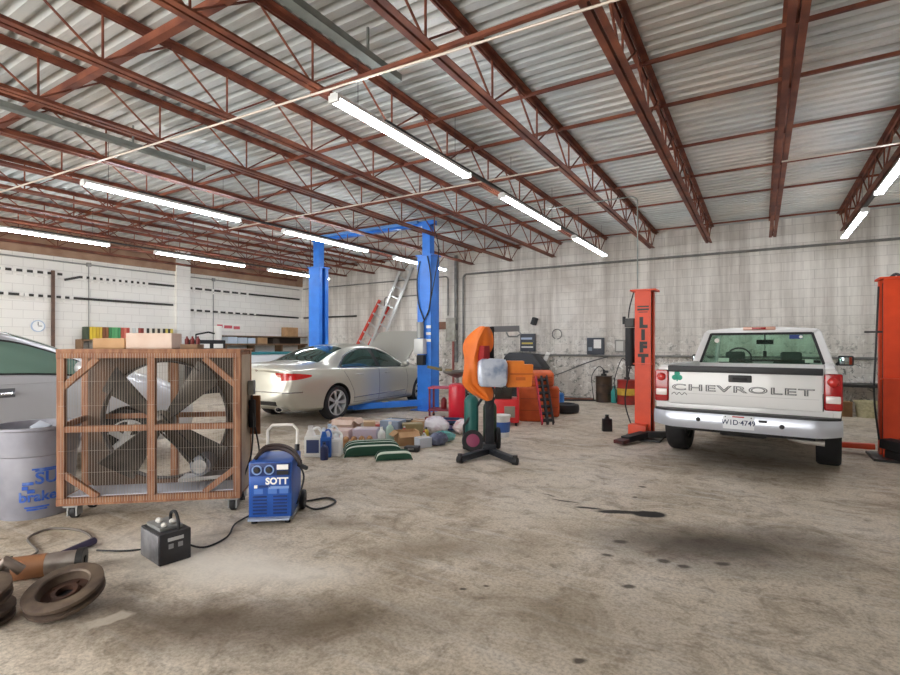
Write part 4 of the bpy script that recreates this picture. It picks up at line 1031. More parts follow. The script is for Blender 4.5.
# ================================================================ DRUM FAN IN ITS WOODEN CRATE
def drum_fan():
    t = thing('crate_fan', 'large drum fan in a brown wooden crate with wire strands, left foreground', 'fan', (-4.37, 2.362, 0), 40.7)
    W, D, Z0, Z1, s = .715, .44, .13, 1.40, .06
    def st(name, p0, p1, w=s, h=s, up=(0, 0, 1), m=WOOD): return MB().bar(p0, p1, w, h, up=up).build(name, m, t, bevel=.004, seg=1, smooth=0)
    for x in (-W + s / 2, 0, W - s / 2): st('front_stile', (x, s / 2, Z0), (x, s / 2, Z1), s, s * .8, up=(0, 1, 0))
    for z in (Z0 + s / 2, Z1 - s / 2): st('front_rail', (-W, s / 2 - .002, z), (W, s / 2 - .002, z))
    for a, b in ((-W + s, -s / 2), (s / 2, W - s)): st('middle_rail', (a, s / 2, .755), (b, s / 2, .755), s * .8, .05)
    for sx in (-1, 1):
        for z0, z1 in ((Z1 - .06, Z1 - .30), (Z0 + .06, Z0 + .26)): st('corner_brace', (sx * (W - .30), s / 2, z0), (sx * (W - .04), s / 2, z1), .035, .05)
    for x in (-W + s / 2, W - s / 2): st('back_stile', (x, D - s / 2, Z0), (x, D - s / 2, Z1), s, s, up=(0, 1, 0))
    for x in (-W + s / 2, W - s / 2):
        for z in (Z0 + s / 2, Z1 - s / 2): st('side_rail', (x, s, z), (x, D - s, z), s * .8, s * .8)
    st('back_post', (.03, D + .03, Z0), (.03, D + .03, Z1), .06, .05, up=(0, 1, 0)); st('back_bar', (-W, D + .03, .80), (W, D + .03, .80), .04, .045)
    st('side_bar', (-W + s / 2, s, .78), (-W + s / 2, D - s, .80), .03, .05)
    MB().box((0, D / 2 + .03, Z1 + .008), (2 * W, D + .06, .016)).build('top_board', WOOD, t, smooth=0)
    MB().box((0, D / 2, Z0 + .062), (2 * W - .1, D - .1, .01)).build('floor_tray', mat('tray_grey', '#c3c6d2', .45), t, smooth=0)
    MB().box((W - .008, D / 2, .765), (.014, D - .12, 1.2)).build('side_panel', mat('tan_panel', '#b9a78d', .6, 0, '#a3917a', 5), t, smooth=0)
    # back panel with a round opening
    PANEL = mat('fan_panel', '#443429', .65, .1, '#684a34', 4, thresh=(.45, .75))
    q = MB(); n = 56; cz = .775; r = .52; k = []
    for yy in (D - .075, D - .055):
        inner = [q.bm.verts.new((r * math.cos(2 * math.pi * i / n), yy, cz + r * math.sin(2 * math.pi * i / n))) for i in range(n)]
        outer = []
        for i in range(n):
            c_, s_ = math.cos(2 * math.pi * i / n), math.sin(2 * math.pi * i / n); f = min((W - .06) / max(abs(c_), 1e-6), ((Z1 - .05 - cz) if s_ > 0 else (cz - Z0 - .05)) / max(abs(s_), 1e-6))
            outer.append(q.bm.verts.new((f * c_, yy, cz + f * s_)))
        k.append((inner, outer))
    for i in range(n):
        j = (i + 1) % n
        q.bm.faces.new((k[0][0][i], k[0][0][j], k[0][1][j], k[0][1][i])); q.bm.faces.new((k[1][0][j], k[1][0][i], k[1][1][i], k[1][1][j]))
        q.bm.faces.new((k[0][0][j], k[0][0][i], k[1][0][i], k[1][0][j])); q.bm.faces.new((k[0][1][i], k[0][1][j], k[1][1][j], k[1][1][i]))
    q.build('back_panel', PANEL, t, smooth=0)
    MB().lathe([(r, D - .13), (r + .012, D - .13), (r + .012, D - .06), (r, D - .06)], Matrix.Translation((0, 0, cz)) @ Matrix.Rotation(R(-90), 4, 'X'), 56, closed=True).build('venturi_ring', mat('ring_dark', '#38302b', .5, .4), t)
    # fan wheel
    BL = mat('blade_grey', '#3b3836', .4, .5, '#575048', 6)
    hub = MB().lathe([(0, -.06), (.09, -.06), (.1, -.04), (.1, .04), (.05, .07), (0, .07)], Matrix.Translation((0, D - .17, cz)) @ Matrix.Rotation(R(90), 4, 'X'), 24).build('fan_hub', BL, t)
    for b_ in range(4):
        an = R(45 + 90 * b_ + 4)
        def bf(u, v):
            rr = .09 + .50 * u; ch = (.11 + .17 * u) * (v - .5) * 2; pt = R(38 - 16 * u)
            tx, ty = ch * math.cos(pt), ch * math.sin(pt) + .05 * (1 - (2 * v - 1) ** 2) * u
            a = an + tx / max(rr, .12) * .55
            return (rr * math.cos(a), D - .19 + ty * .75, cz + rr * math.sin(a))
        MB().slab(bf, 12, 10, .002).build('blade', BL, hub)
    MB().cyl((0, .05, cz), (0, D + .04, cz), .018).build('shaft', STEEL, t)
    # motor with pulley and belt at the lower right
    mo = MB().cyl((.36, .10, .40), (.36, .30, .40), .085).build('motor', mat('motor_grey_dark', '#6d7077', .4, .4), t)
    MB().lathe([(0, 0), (.055, 0), (.05, .015), (.06, .03), (0, .03)], Matrix.Translation((.36, .10, .40)) @ Matrix.Rotation(R(90), 4, 'X'), 24).build('pulley', STEEL, mo)
    MB().bar((.18, .2, .275), (.55, .2, .30), .2, .03).build('motor_mount', STEEL, t, smooth=0)
    MB().tube([(.31, .085, .44), (-.05, .085, .80), (.05, .085, .86), (.41, .085, .45), (.36, .085, .345)], .008, 6, True).build('drive_belt', BLACK, t)
    # strands
    g = MB(); n = 66
    for i in range(n):
        x = -W + .04 + (2 * W - .08) * i / (n - 1); g.tube([(x, -.004, Z0 + .02), (x, -.004, Z1 - .02)], .0013, 4)
    for z in (.40, .58, .95, 1.15): g.tube([(-W + .02, -.001, z), (W - .02, -.001, z)], .0009, 4)
    g.build('wire_guard', mat('guard_wire', '#bdb3a8', .45, .4), t, smooth=0)
    # casters
    for x in (-W + .09, W - .08):
        for y in (.08, D - .08):
            c = MB(); c.box((x, y, .118), (.11, .10, .02)); c.box((x - .032, y + .02, .08), (.012, .09, .10)); c.box((x + .032, y + .02, .08), (.012, .09, .10))
            c = c.build('caster_fork', GALV, t, smooth=0)
            MB().cyl((x - .022, y + .035, .06), (x + .022, y + .035, .06), .06, seg=22).build('caster_wheel', BLACK, c, bevel=.006)
    MB().box((W + .03, .30, 1.06), (.05, .09, .13)).build('switch_box', GALV, t, bevel=.006)
    MB().box((W + .05, .36, .80), (.09, .03, .36)).build('cable_paddle', mat('paddle_wood', '#7d4a26', .6), t, bevel=.006)
    MB().box((W + .035, .30, .82), (.06, .06, .26)).build('cord_bundle', BLACK, t, bevel=.02)
    MB().tube(spline([(W + .03, .30, 1.0), (W + .05, .26, .72), (W + .04, .22, .45), (W - .02, .16, .22), (W + .02, .06, .10)], 6), .008, 6).build('power_cord', HOSE, t)
    MB().tube(spline([(W + .05, .34, .70), (W + .10, .30, .4), (W + .04, .22, .12), (W + .12, .1, .02), (W + .25, -.05, .015)], 6), .008, 6).build('power_cord', HOSE, t)
    return t
drum_fan()
def on_fan(lx, ly):
    a = R(40.7); return (-4.37 + lx * math.cos(a) - ly * math.sin(a), 2.362 + lx * math.sin(a) + ly * math.cos(a))
x, y = on_fan(-.05, .22); carton('shipping_box', 'large pale carton lying on top of the wooden fan crate', (x, y, 1.417), (.36, .26, .135), 42, CARDP)
x, y = on_fan(-.37, .26); carton('shipping_box', 'smaller brown carton on the fan crate left of the large pale carton', (x, y, 1.417), (.26, .26, .09), 36, CARD)
x, y = on_fan(.26, .22)
t = thing('parts_bin', 'small brown rack with red bottles on top of the fan crate', 'parts bin', (x, y, 1.417), 42)
MB().box((0, 0, .02), (.14, .2, .04)).build('tray', SHELFW, t, bevel=.003)
for dx in (-.045, 0, .045): MB().lathe([(0, .04), (.018, .04), (.018, .085), (.008, .095), (.008, .11), (0, .11)], Matrix.Translation((dx, 0, 0)), 14).build('bottle', mat('dark_red', '#7c2c2a', .4), t)

# ================================================================ GREY BARREL
def barrel():
    t = thing('trash_barrel', 'grey round barrel with blue lettering left of the wooden fan crate', 'barrel', (-5.39, 1.94, 0))
    G1 = mat('barrel_grey', '#9a9aa3', .45, .15, '#7d7d87', 3.5)
    MB().lathe([(0, .0), (.255, .0), (.262, .02), (.287, .52), (.300, .53), (.305, .56), (.312, .735), (.335, .745), (.335, .765), (.30, .765), (.295, .7), (.27, .50), (.245, .03), (0, .03)], seg=44).build('body', G1, t)
    for a in (70, 250): MB().box((.32 * math.cos(R(a)), .32 * math.sin(R(a)), .60), (.06, .10, .03), rot=R(a)).build('handle', G1, t, bevel=.008)
    BT = mat('barrel_blue', '#2a58b4', .5, 0, '#6f88bd', 18, thresh=(.5, .75))
    ang0 = math.atan2(-1.93, 5.46)          # towards the picture taker
    def onbar(a_deg, z0):
        a = ang0 + R(a_deg); c, s_ = math.cos(a), math.sin(a)
        org = Vector((0, 0, 0)); 
        def wp(p):       # p given with x = run along the wall, y = height
            r = .262 + .05 * p.z if False else .264 + (.287 - .262) * (p.y + z0) / .5 + .002
            aa = a + p.x / .28
            return Vector((r * math.cos(aa), r * math.sin(aa), z0 + p.y)) + Vector((math.cos(aa), math.sin(aa), 0)) * p.z
        return wp
    for body, a_, z_, sz in (('brakes', 6, .19, .115), ('SUB', 22, .34, .14)):
        letters('lettering', body, sz, (0, 0, 0), (1, 0, 0), (0, 1, 0), BT, t, .001, bold=.003, warp=onbar(a_, z_))
    q = MB()
    wp = onbar(-12, .27)
    for dx, dz, w, h in ((0, .035, .075, .025), (-.02, 0, .04, .03), (.02, -.03, .05, .03)):
        pts = [wp(Vector((dx + sx * w / 2, dz + sz * h / 2, o))) for o in (-.002, .002) for sx, sz in ((-1, -1), (1, -1), (1, 1), (-1, 1))]
        vs = [q.bm.verts.new(p) for p in pts]
        for f in ((0, 1, 2, 3), (7, 6, 5, 4), (0, 4, 5, 1), (1, 5, 6, 2), (2, 6, 7, 3), (3, 7, 4, 0)): q.bm.faces.new([vs[i] for i in f])
    q.build('emblem', BT, t, smooth=0)
    for z_, w_ in ((.42, .2), (.405, .16), (.085, .14), (.105, .17)):
        q = MB(); wp = onbar(14 if z_ > .2 else 0, z_)
        q.slab(lambda u, v: wp(Vector(((u - .5) * w_, (v - .5) * .012, 0))), 8, 1, .002); q.build('text_line', BT, t, smooth=0)
    # rubbish inside
    c = MB(); c.box((.06, .02, .69), (.12, .10, .16), rot=(.5, .3, .4)); tag(c.build('crushed_carton', mat('carton_pale', '#b9c1cf', .6), None, bevel=.006, loc=(-5.39, 1.94, 0)), 'crushed pale carton poking out of the grey barrel', 'rubbish')
    c = MB(); c.sph((0, 0, .50), .25, (1, 1, .5), noise=.12); tag(c.build('bin_bag', mat('black_bag', '#1b1b1e', .35), None, loc=(-5.39, 1.94, 0)), 'black rubbish bag filling the grey barrel', 'bag')
barrel()

# ================================================================ BLUE WELDER
def welder():
    t = thing('welding_machine', 'blue wheeled welding machine with white handle beside the fan crate', 'welder', (-3.40, 2.79, 0), 38)
    WB_ = mat('welder_blue', '#2257ad', .4, 0, '#1b4994', 7); NB = mat('welder_navy', '#17316b', .4); PB = mat('welder_pale', '#7f9cd0', .4)
    w, d = .34, .44
    MB().box((0, d / 2, .275), (w, d, .45)).build('cabinet', WB_, t, bevel=.012)
    MB().box((0, -.004, .44), (w - .03, .012, .10)).build('control_panel', NB, t, bevel=.003)
    MB().box((0, -.004, .315), (w - .03, .012, .135)).build('label_plate', WB_, t, bevel=.003)
    for x in (-.10, -.005): 
        MB().lathe([(.030, 0), (.040, 0), (.040, .012), (.030, .012)], Matrix.Translation((x, -.008, .44)) @ Matrix.Rotation(R(90), 4, 'X'), 20, closed=True).build('dial_ring', PB, t)
        MB().cyl((x, -.005, .44), (x, -.03, .44), .02, seg=14).build('knob', DARK, t)
    MB().box((.10, -.012, .46), (.09, .012, .04)).build('meter', TAGW, t, smooth=0); MB().box((.10, -.012, .415), (.09, .012, .03)).build('socket', BLACK, t, smooth=0)
    letters('lettering', 'SOTT', .075, (.055, -.012, .345), (1, 0, 0), (0, 0, 1), TAGW, t, .001, xs=.95, bold=.003)
    MB().box((.07, -.011, .295), (.16, .004, .02)).build('white_strip', PB, t, smooth=0); MB().box((-.04, -.011, .305), (.09, .004, .018)).build('dark_strip', NB, t, smooth=0)
    MB().box((-.11, -.011, .305), (.025, .004, .025)).build('white_dot', TAGW, t, smooth=0)
    for x in (-.09, .02, .11): MB().box((x, -.011, .265), (.07, .004, .04)).build('label', mat('label_blue', '#4f79c4', .4), t, smooth=0)
    v = MB()
    for x in (-.08, .08):
        for i in range(6): v.box((x, -.002, .085 + i * .027), (.11, .008, .012))
    v.build('louvres', NB, t, smooth=0)
    MB().box((0, d / 2, .04), (w + .02, d + .02, .02)).build('base', GALV, t, bevel=.004)
    MB().box((0, -.035, .05), (w - .02, .06, .015)).build('front_bumper', mat('welder_bumper', '#a8b4cc', .4), t, smooth=0)
    for sx in (-1, 1):
        MB().lathe([(.02, -.02), (.08, -.02), (.085, 0), (.08, .02), (.02, .02)], Matrix.Translation((sx * (w / 2 + .03), d - .08, .085)) @ Matrix.Rotation(R(90), 4, 'Y'), 24, closed=True).build('wheel', BLACK, t)
        MB().cyl((sx * .13, .03, .0), (sx * .13, .03, .04), .025).build('foot', BLACK, t)
    HW = mat('handle_white', '#e4dfd6', .4)
    hx = .13; pts = [(-hx, d + .02, .12), (-hx, d + .05, .68)] + [(-hx + .04, d + .055, .725), (hx - .04, d + .055, .725)] + [(hx, d + .05, .68), (hx, d + .02, .12)]
    MB().tube(pts, .014, 8).build('push_handle', HW, t)
    for sx in (-1, 1): MB().cyl((sx * hx, d + .01, .42), (sx * hx, d + .04, .55), .022).build('handle_clamp', DARK, t)
    DC = mat('cable_brown', '#3a2c2b', .55)
    for o, z in ((0, 0), (.025, .008), (-.025, .01), (.01, .03)):
        MB().tube(spline([(-.14, .1 + o, .51), (-.08, .16 + o, .56 + z), (.04, .2 + o, .565 + z), (.15, .18 + o, .52 + z), (.22, .12 + o, .44 + z)], 7), .014, 7).build('weld_cable', DC, t)
    MB().tube(spline([(.20, .13, .45), (.25, .1, .35), (.22, .06, .2), (.19, .12, .12)], 6), .008, 6).build('weld_cable', HOSE, t)
    MB().bar((.20, .12, .45), (.28, .08, .42), .03, .03).build('electrode_holder', BLACK, t, bevel=.006)
    MB().tube(spline([(.18, .35, .06), (.3, .30, .012), (.42, .36, .012), (.47, .50, .012), (.38, .62, .012), (.22, .55, .012), (.16, .46, .04)], 7), .009, 6).build('floor_cable', HOSE, t)
welder()

# ================================================================ BLACK CHARGER BOX
def charger():
    t = thing('battery_charger', 'black and grey metal battery box with a loop handle on the floor', 'battery box', (-3.49, 1.99, 0), -8)
    w, d, h = .31, .20, .205
    MB().box((0, 0, h / 2), (w, d, h)).build('case', mat('box_charcoal', '#3a3a3f', .4, .3, '#2a2a2e', 9), t, bevel=.006)
    MB().box((0, -d / 2 - .003, h / 2), (w - .02, .006, h - .02)).build('front_plate', mat('scuffed_grey', '#9a9ba0', .4, .5, '#55565b', 7), t, bevel=.002)
    MB().box((w / 2 + .002, 0, .16), (.006, .1, .022)).build('name_plate', mat('plate_silver', '#b8b9bc', .4), t, smooth=0)
    for y_ in (-.03, .03): MB().box((w / 2 + .002, y_, .115), (.005, .03, .03)).build('gauge', mat('gauge_grey', '#8d8e92', .4), t, smooth=0)
    MB().box((-.02, 0, h + .01), (w - .08, d - .05, .025)).build('top_tray', GALV, t, bevel=.008)
    for dx, dy, r_ in ((-.06, -.02, .022), (.03, .03, .02), (.07, -.04, .018)): MB().sph((dx, dy, h + .035), r_, (1.4, 1, .8), noise=.2).build('terminal', mat('terminal_pale', '#c9c6bf', .5), t)
    MB().tube(spline([(-.02, .04, h), (-.02, .04, h + .075), (.05, .04, h + .10), (.12, .03, h + .06), (.13, .03, h)], 6), .011, 8).build('handle', BLACK, t)
    MB().tube(spline([(.05, .09, .08), (.08, .22, .012), (.02, .42, .012), (-.2, .60, .012), (-.3, .78, .012)], 6), .007, 6).build('lead', HOSE, t)
charger()

# ================================================================ ROTORS AND TOOLS AT THE LEFT EDGE
RUSTY = mat('rotor_rust', '#564840', .55, .3, '#776757', 10, .15); HATM = mat('rotor_hat', '#54382b', .7, .3, '#33241e', 8, .2)
def rotor(lab, loc, n, r, group='brake drums by the left edge', extra=True):
    t = thing('brake_drum', lab, 'brake drum', loc, 0, group)
    z = Vector(n).normalized(); x = z.orthogonal().normalized(); M = Matrix((x, z.cross(x), z)).transposed().to_4x4()
    MB().lathe([(r * .66, .035), (r * .93, .035), (r, .03), (r, .012), (r * .86, .007), (r * .86, -.011), (r * .99, -.016), (r * .99, -.034), (r * .93, -.04), (r * .6, -.04)], M, 48, closed=True).build('friction_ring', RUSTY, t)
    MB().lathe([(r * .64, .03), (r * .68, .038), (r * .68, -.03), (r * .64, -.03)], M, 40, closed=True).build('inner_lip', RUSTY, t)
    MB().lathe([(.045, -.02), (r * .66, -.02), (r * .66, -.032), (.045, -.032)], M, 40, closed=True).build('hat_face', HATM, t)
    MB().lathe([(.042, .0), (.06, .0), (.07, -.022), (.042, -.03)], M, 28, closed=True).build('hub_bore', HATM, t)
    MB().lathe([(0, -.034), (.05, -.034), (.05, -.039), (0, -.039)], M, 20).build('bore_plug', BLACK, t)
    for i in range(5):
        a = 2 * math.pi * i / 5
        MB().cyl(M @ Vector((.088 * math.cos(a), .088 * math.sin(a), -.03)), M @ Vector((.088 * math.cos(a), .088 * math.sin(a), -.012)), .009, seg=10).build('stud_boss', HATM, t)
    return t
rotor('rusty brake drum lying tilted on the floor, whole and face up', (-3.26, 1.30, .103), (.14, -.27, 1), .187)
rotor('rusty brake drum under another one, cut off by the left picture edge', (-3.49, .97, .045), (0, 0, 1), .185)
rotor('rusty brake drum lying on top of another at the left picture edge', (-3.50, .965, .145), (.10, -.16, 1), .18)
def roller():
    t = thing('jack_cylinder', 'wooden and steel cylinder lying behind the brake drums', 'cylinder', (-3.86, 1.36, .077))
    d = Vector((.22, .30, 0)).normalized(); 
    MB().cyl(-d * .22, d * .08, .070, seg=28).build('wooden_barrel', mat('cylinder_wood', '#9b6a45', .55, 0, '#7e5438', 6), t)
    MB().cyl(d * .08, d * .24, .068, seg=28).build('steel_sleeve', mat('sleeve_steel', '#b0a8a2', .3, .7, '#8c8078', 9), t)
    MB().cyl(d * .24, d * .28, .077, seg=28).build('end_flange', DARK, t); MB().cyl(d * .28, d * .286, .028, seg=16).build('bore', BLACK, t)
roller()
tag(MB().tube(spline([(-4.03, 1.58, .03), (-4.13, 1.83, .03)], 2), .027, 10).build('screwdriver', mat('handle_purple', '#3a3350', .4)), 'dark purple tool handle lying on the floor beyond the wooden cylinder', 'tool')
tag(MB().bar((-4.12, 1.52, .012), (-4.0, 1.72, .012), .04, .022).build('pry_bar', mat('brown_bar', '#5c4636', .6), bevel=.004), 'short brown flat bar lying beside the purple tool handle', 'tool')
tag(MB().tube(spline([(-4.35, 1.25, .01), (-4.25, 1.42, .01), (-4.3, 1.55, .012), (-4.65, 1.62, .012), (-4.75, 1.80, .012), (-4.5, 1.9, .012), (-4.2, 1.85, .012), (-4.1, 1.70, .012)], 8), .009, 6).build('cable', mat('grey_cable', '#6c655e', .6)), 'grey cable looped on the floor below the fan crate', 'cable')
tag(MB().tube(spline([(-3.98, 1.78, .01), (-3.8, 1.88, .009), (-3.65, 2.05, .009)], 8), .006, 6).build('cable', HOSE), 'black cable running along the floor to the black battery box', 'cable')
tag(MB().tube(spline([(-4.3, 1.05, .01), (-4.28, 1.3, .012), (-4.33, 1.42, .012)], 6), .01, 6).build('steel_rod', DARK), 'dark rod on the floor at the left picture edge', 'rod')
c = MB(); c.tube([(-3.68, 1.12, .16), (-3.62, 1.16, .24), (-3.58, 1.22, .17)], .03, 8); c.box((-3.72, 1.12, .09), (.12, .14, .18), rot=(.2, .1, .4))
tag(c.build('caliper', mat('caliper_steel', '#7b6f66', .5, .5, '#94857a', 14), bevel=.008), 'steel brake caliper resting by the brake drums at the left picture edge', 'brake part')

# ================================================================ WELDING STAND IN THE MIDDLE
def px_dir():   # picture-right direction on the floor at the stand
    return Vector((.872, .489, 0))
VR = Vector((.855, .5187, 0)); VF = Vector((-.5187, .855, 0))
def stand():
    t = thing('engine_stand', 'black post stand with two spread feet in the middle of the floor', 'stand', (-3.02, 5.97, 0))
    PC = mat('stand_black', '#22252b', .4, .3, '#2e3138', 8)
    for p in ((-.13, -.54, .055), (.49, -.28, .055)):
        f = MB().bar((0, 0, .075), p, .085, .075).build('foot', PC, t, bevel=.008)
        e = Vector(p); MB().cyl(e + Vector((-.03, 0, -.01)), e + Vector((.03, 0, -.01)), .045, seg=16).build('caster', BLACK, f)
        MB().cyl(e + Vector((0, 0, .02)), e + Vector((0, 0, .06)), .03).build('bolt_cap', DARK, f)
    MB().bar((0, 0, .09), (0, 0, 1.69), .115, .105, up=tuple(VF)).build('post', PC, t, bevel=.008)
    MB().box((0, 0, .13), (.17, .17, .08), rot=.5).build('socket', PC, t, bevel=.01)
    a = VR * .02; MB().bar(a + Vector((0, 0, 1.655)), VR * .39 + Vector((0, 0, 1.665)), .07, .075).build('top_arm', mat('arm_grey', '#77787c', .4, .3), t, bevel=.008)
    MB().tube([VR * .22 + Vector((0, 0, 1.62)), VR * .25 + Vector((0, 0, 1.56)), VR * .36 + Vector((0, 0, 1.56)), VR * .41 + Vector((0, 0, 1.60)), VR * .37 + Vector((0, 0, 1.64))], .012, 7).build('hook', GALV, t)
    MB().tube(spline([VR * .09 + Vector((0, 0, .95)), VR * .10 + Vector((0, -.03, .8)), VR * .03 + Vector((0, -.07, .62))], 5), .008, 6).build('cord', HOSE, t)
    return t
stand()
SP = Vector((-3.02, 5.97, 0))
def drape(name, lab, cat, rows, off, m, th=.015, fold=.02, nu=14, group=None, seed=1):
    """hanging cloth: rows of (height, left, right) in the picture-right direction"""
    rnd = random.Random(seed); ph = [rnd.random() * 6 for _ in range(6)]
    zs_ = [r[0] for r in rows]; mb = MB()
    def f(u, v):
        z = zs_[0] + (zs_[-1] - zs_[0]) * v
        tab_l = sorted((r[0], r[1]) for r in rows); tab_r = sorted((r[0], r[2]) for r in rows)
        l, r_ = pl(z, tab_l), pl(z, tab_r); x = l + (r_ - l) * u
        dep = fold * (math.sin(9 * u + ph[0] + 3 * v) + .6 * math.sin(17 * u - 5 * v + ph[1]) + .5 * math.sin(11 * v + ph[2])) - .10 * math.sin(math.pi * u)
        p = SP + VR * x - VF * (off - dep); return (p.x, p.y, z)
    mb.slab(f, nu, 22, th); return tag(mb.build(name, m), lab, cat, group)
ORCL = mat('orange_vinyl', '#e8791f', .5, 0, '#d8651a', 3.5, .1); ORPL = mat('orange_leather', '#e5822a', .5, 0, '#d4701f', 6)
drape('welding_jacket', 'orange welding jacket hanging from the left side of the black post stand', 'jacket',
      [(1.68, -.13, -.02), (1.60, -.24, .03), (1.48, -.33, .04), (1.40, -.34, .02), (1.28, -.32, -.07), (1.12, -.33, -.08), (.98, -.35, -.07), (.90, -.31, .02), (.80, -.17, .03), (.75, -.06, .01)], .13, ORCL)
drape('red_apron', 'dark red cloth tucked inside the orange welding jacket', 'cloth', [(1.44, -.16, -.02), (1.2, -.17, -.02), (1.02, -.16, -.03)], .165, mat('dark_red_cloth', '#a11f22', .7), fold=.006, nu=8, seed=3)
def on_stand(x, f_, z): p = SP + VR * x - VF * f_; return (p.x, p.y, z)
foil = MB().sph((0, 0, 0), 1, (.185, .09, .175), 20, 14, noise=.0)
for v in foil.bm.verts:
    for k, s_ in enumerate((.185, .09, .175)):
        q = v.co[k] / s_; v.co[k] = s_ * math.copysign(abs(q) ** .35, q)
    v.co += Vector((random.uniform(-1, 1), random.uniform(-1, 1), random.uniform(-1, 1))) * .009
t = foil.build('foil_bundle', mat('crumpled_foil', '#c8d0de', .3, .35, '#8a9ab8', 7, thresh=(.45, .65)), loc=on_stand(.02, .25, 1.10), rot=(0, 0, R(31)), smooth=20)
tag(t, 'crumpled silver-blue plastic bundle strapped to the black post stand', 'bundle')
t = thing('tool_pouch', 'orange leather pouch with a stepped corner hung right of the silver bundle', 'pouch', on_stand(.375, .16, 1.085), 31)
MB().prism([(-.17, -.17), (.14, -.165), (.165, .12), (.05, .12), (.05, .165), (-.17, .165)], .14, Matrix(((1, 0, 0, 0), (0, 0, 1, -.07), (0, 1, 0, 0), (0, 0, 0, 1)))).build('body', ORPL, t, bevel=.014, seg=3)
MB().box((.02, -.075, .0), (.3, .012, .02)).build('seam', mat('orange_dark', '#b95a1a', .6), t); MB().box((0, -.076, -.06), (.12, .01, .04)).build('stamp', mat('orange_dark', '#b95a1a', .6), t)

# ================================================================ GAS CYLINDER CART
def gas_cart():
    t = thing('cylinder_cart', 'black two-wheeled cart behind the post stand carrying gas cylinders', 'cart', (-3.33, 6.32, 0), 31)
    FR = mat('cart_black', '#26282b', .45, .3)
    for sx in (-.2, .16): MB().tube([(sx, .06, .08), (sx, .02, .3), (sx + (.0), .16, .95)], .016, 8).build('upright', FR, t)
    MB().tube([(-.24, -.14, .03), (-.24, -.12, .34), (.08, .0, .80)], .018, 8).build('brace', FR, t)
    MB().box((-.02, -.02, .035), (.44, .28, .02)).build('base_plate', FR, t, smooth=0)
    MB().bar((-.2, .13, .75), (.16, .13, .75), .02, .03).build('cross_bar', FR, t)
    for sx, c in ((-.12, 'wheel_purple'), (.24, 'black_rubber')):
        w_ = MB().lathe([(.09, -.025), (.14, -.028), (.15, -.01), (.15, .01), (.14, .028), (.09, .025)], Matrix.Translation((sx, -.20 if sx < 0 else .02, .15)) @ Matrix.Rotation(R(90 if sx > 0 else 68), 4, 'Y' if sx > 0 else 'X'), 28, closed=True).build('wheel', BLACK, t)
        MB().lathe([(0, -.02), (.1, -.02), (.1, .02), (.03, .035), (0, .035)], Matrix.Translation((sx, -.20 if sx < 0 else .02, .15)) @ Matrix.Rotation(R(90 if sx > 0 else 68), 4, 'Y' if sx > 0 else 'X'), 20).build('wheel_hub', mat('hub_purple', '#93405f', .5), w_)
gas_cart()
def cylinder(lab, x, y, r, h, c, name='gas_cylinder'):
    t = thing(name, lab, 'gas cylinder', (x, y, .047), group='gas cylinders on the cart')
    MB().lathe([(0, 0), (r, 0), (r, h * .82), (r * .92, h * .88), (r * .55, h * .94), (r * .3, h * .955), (r * .3, h), (0, h)], seg=28).build('tank', mat('cyl_' + c[1:], c, .4, .1), t)
    MB().cyl((0, 0, h), (0, 0, h + .06), .02).build('valve', mat('brass', '#a8874a', .35, .7), t)
    MB().tube(arc((0, 0, h + .02), r * .8, 0, math.pi * 2 * .97, 14, (1, 0, 0), (0, 1, 0)), .008, 6, True).build('guard_ring', DARK, t)
cylinder('teal gas cylinder on the black cart, left of the post stand', -3.44, 6.24, .10, .74, '#24655f')
cylinder('dark green gas cylinder on the black cart, close behind the black post', -3.24, 6.42, .095, .64, '#26442f')

# ================================================================ RED DRAINER, CARTS, COMPRESSOR
REDP = mat('bright_red_tank', '#d61f35', .35, 0, coat=.3)
t = thing('oil_drainer', 'bright red oil drain tank with a wide pan on top beside the gas cylinders', 'oil drain', (-4.66, 7.93, 0))
for i in range(3):
    a = R(120 * i + 20); MB().sph((.17 * math.cos(a), .17 * math.sin(a), .04), .04, seg=12, rings=8).build('caster', BLACK, t)
MB().lathe([(0, .07), (.2, .07), (.2, .10), (0, .10)], seg=30).build('base', mat('faded_pink', '#b8626c', .5), t)
MB().lathe([(0, .10), (.145, .10), (.155, .12), (.155, .70), (.14, .74), (.05, .77), (0, .77)], seg=30).build('tank', REDP, t)
MB().cyl((0, 0, .76), (0, 0, .9), .025).build('stem', STEEL, t)
MB().lathe([(.03, .86), (.06, .87), (.25, .95), (.26, .99), (.24, .98), (.05, .90), (.03, .89)], seg=32, closed=True).build('drain_pan', mat('pan_grey', '#83807a', .45, .4, '#5d5a55', 8), t)
MB().box((-.12, -.1, 1.0), (.12, .1, .05), rot=.5).build('strainer', mat('strainer_brown', '#8c7a58', .6), t, bevel=.01)
MB().bar((-.24, -.12, 1.0), (-.48, -.25, 1.06), .05, .05).build('handle', mat('handle_olive', '#6d6440', .6), t, bevel=.012)
MR = mat('maroon_steel', '#7d2634', .5, .1)
t = thing('tool_cart', 'maroon steel cart with a pink top beside the right blue lift column', 'tool cart', (-5.4, 8.72, 0), 20)
MB().box((0, 0, .60), (.62, .42, .03)).build('top_shelf', mat('faded_rose', '#b4485a', .5), t, bevel=.004); MB().box((0, 0, .16), (.62, .42, .03)).build('lower_shelf', MR, t, bevel=.004)
for sx in (-.28, .28):
    for sy in (-.18, .18): MB().box((sx, sy, .32), (.035, .035, .55)).build('leg', MR, t, smooth=0); MB().sph((sx, sy, .03), .03, seg=10, rings=6).build('caster', BLACK, t)
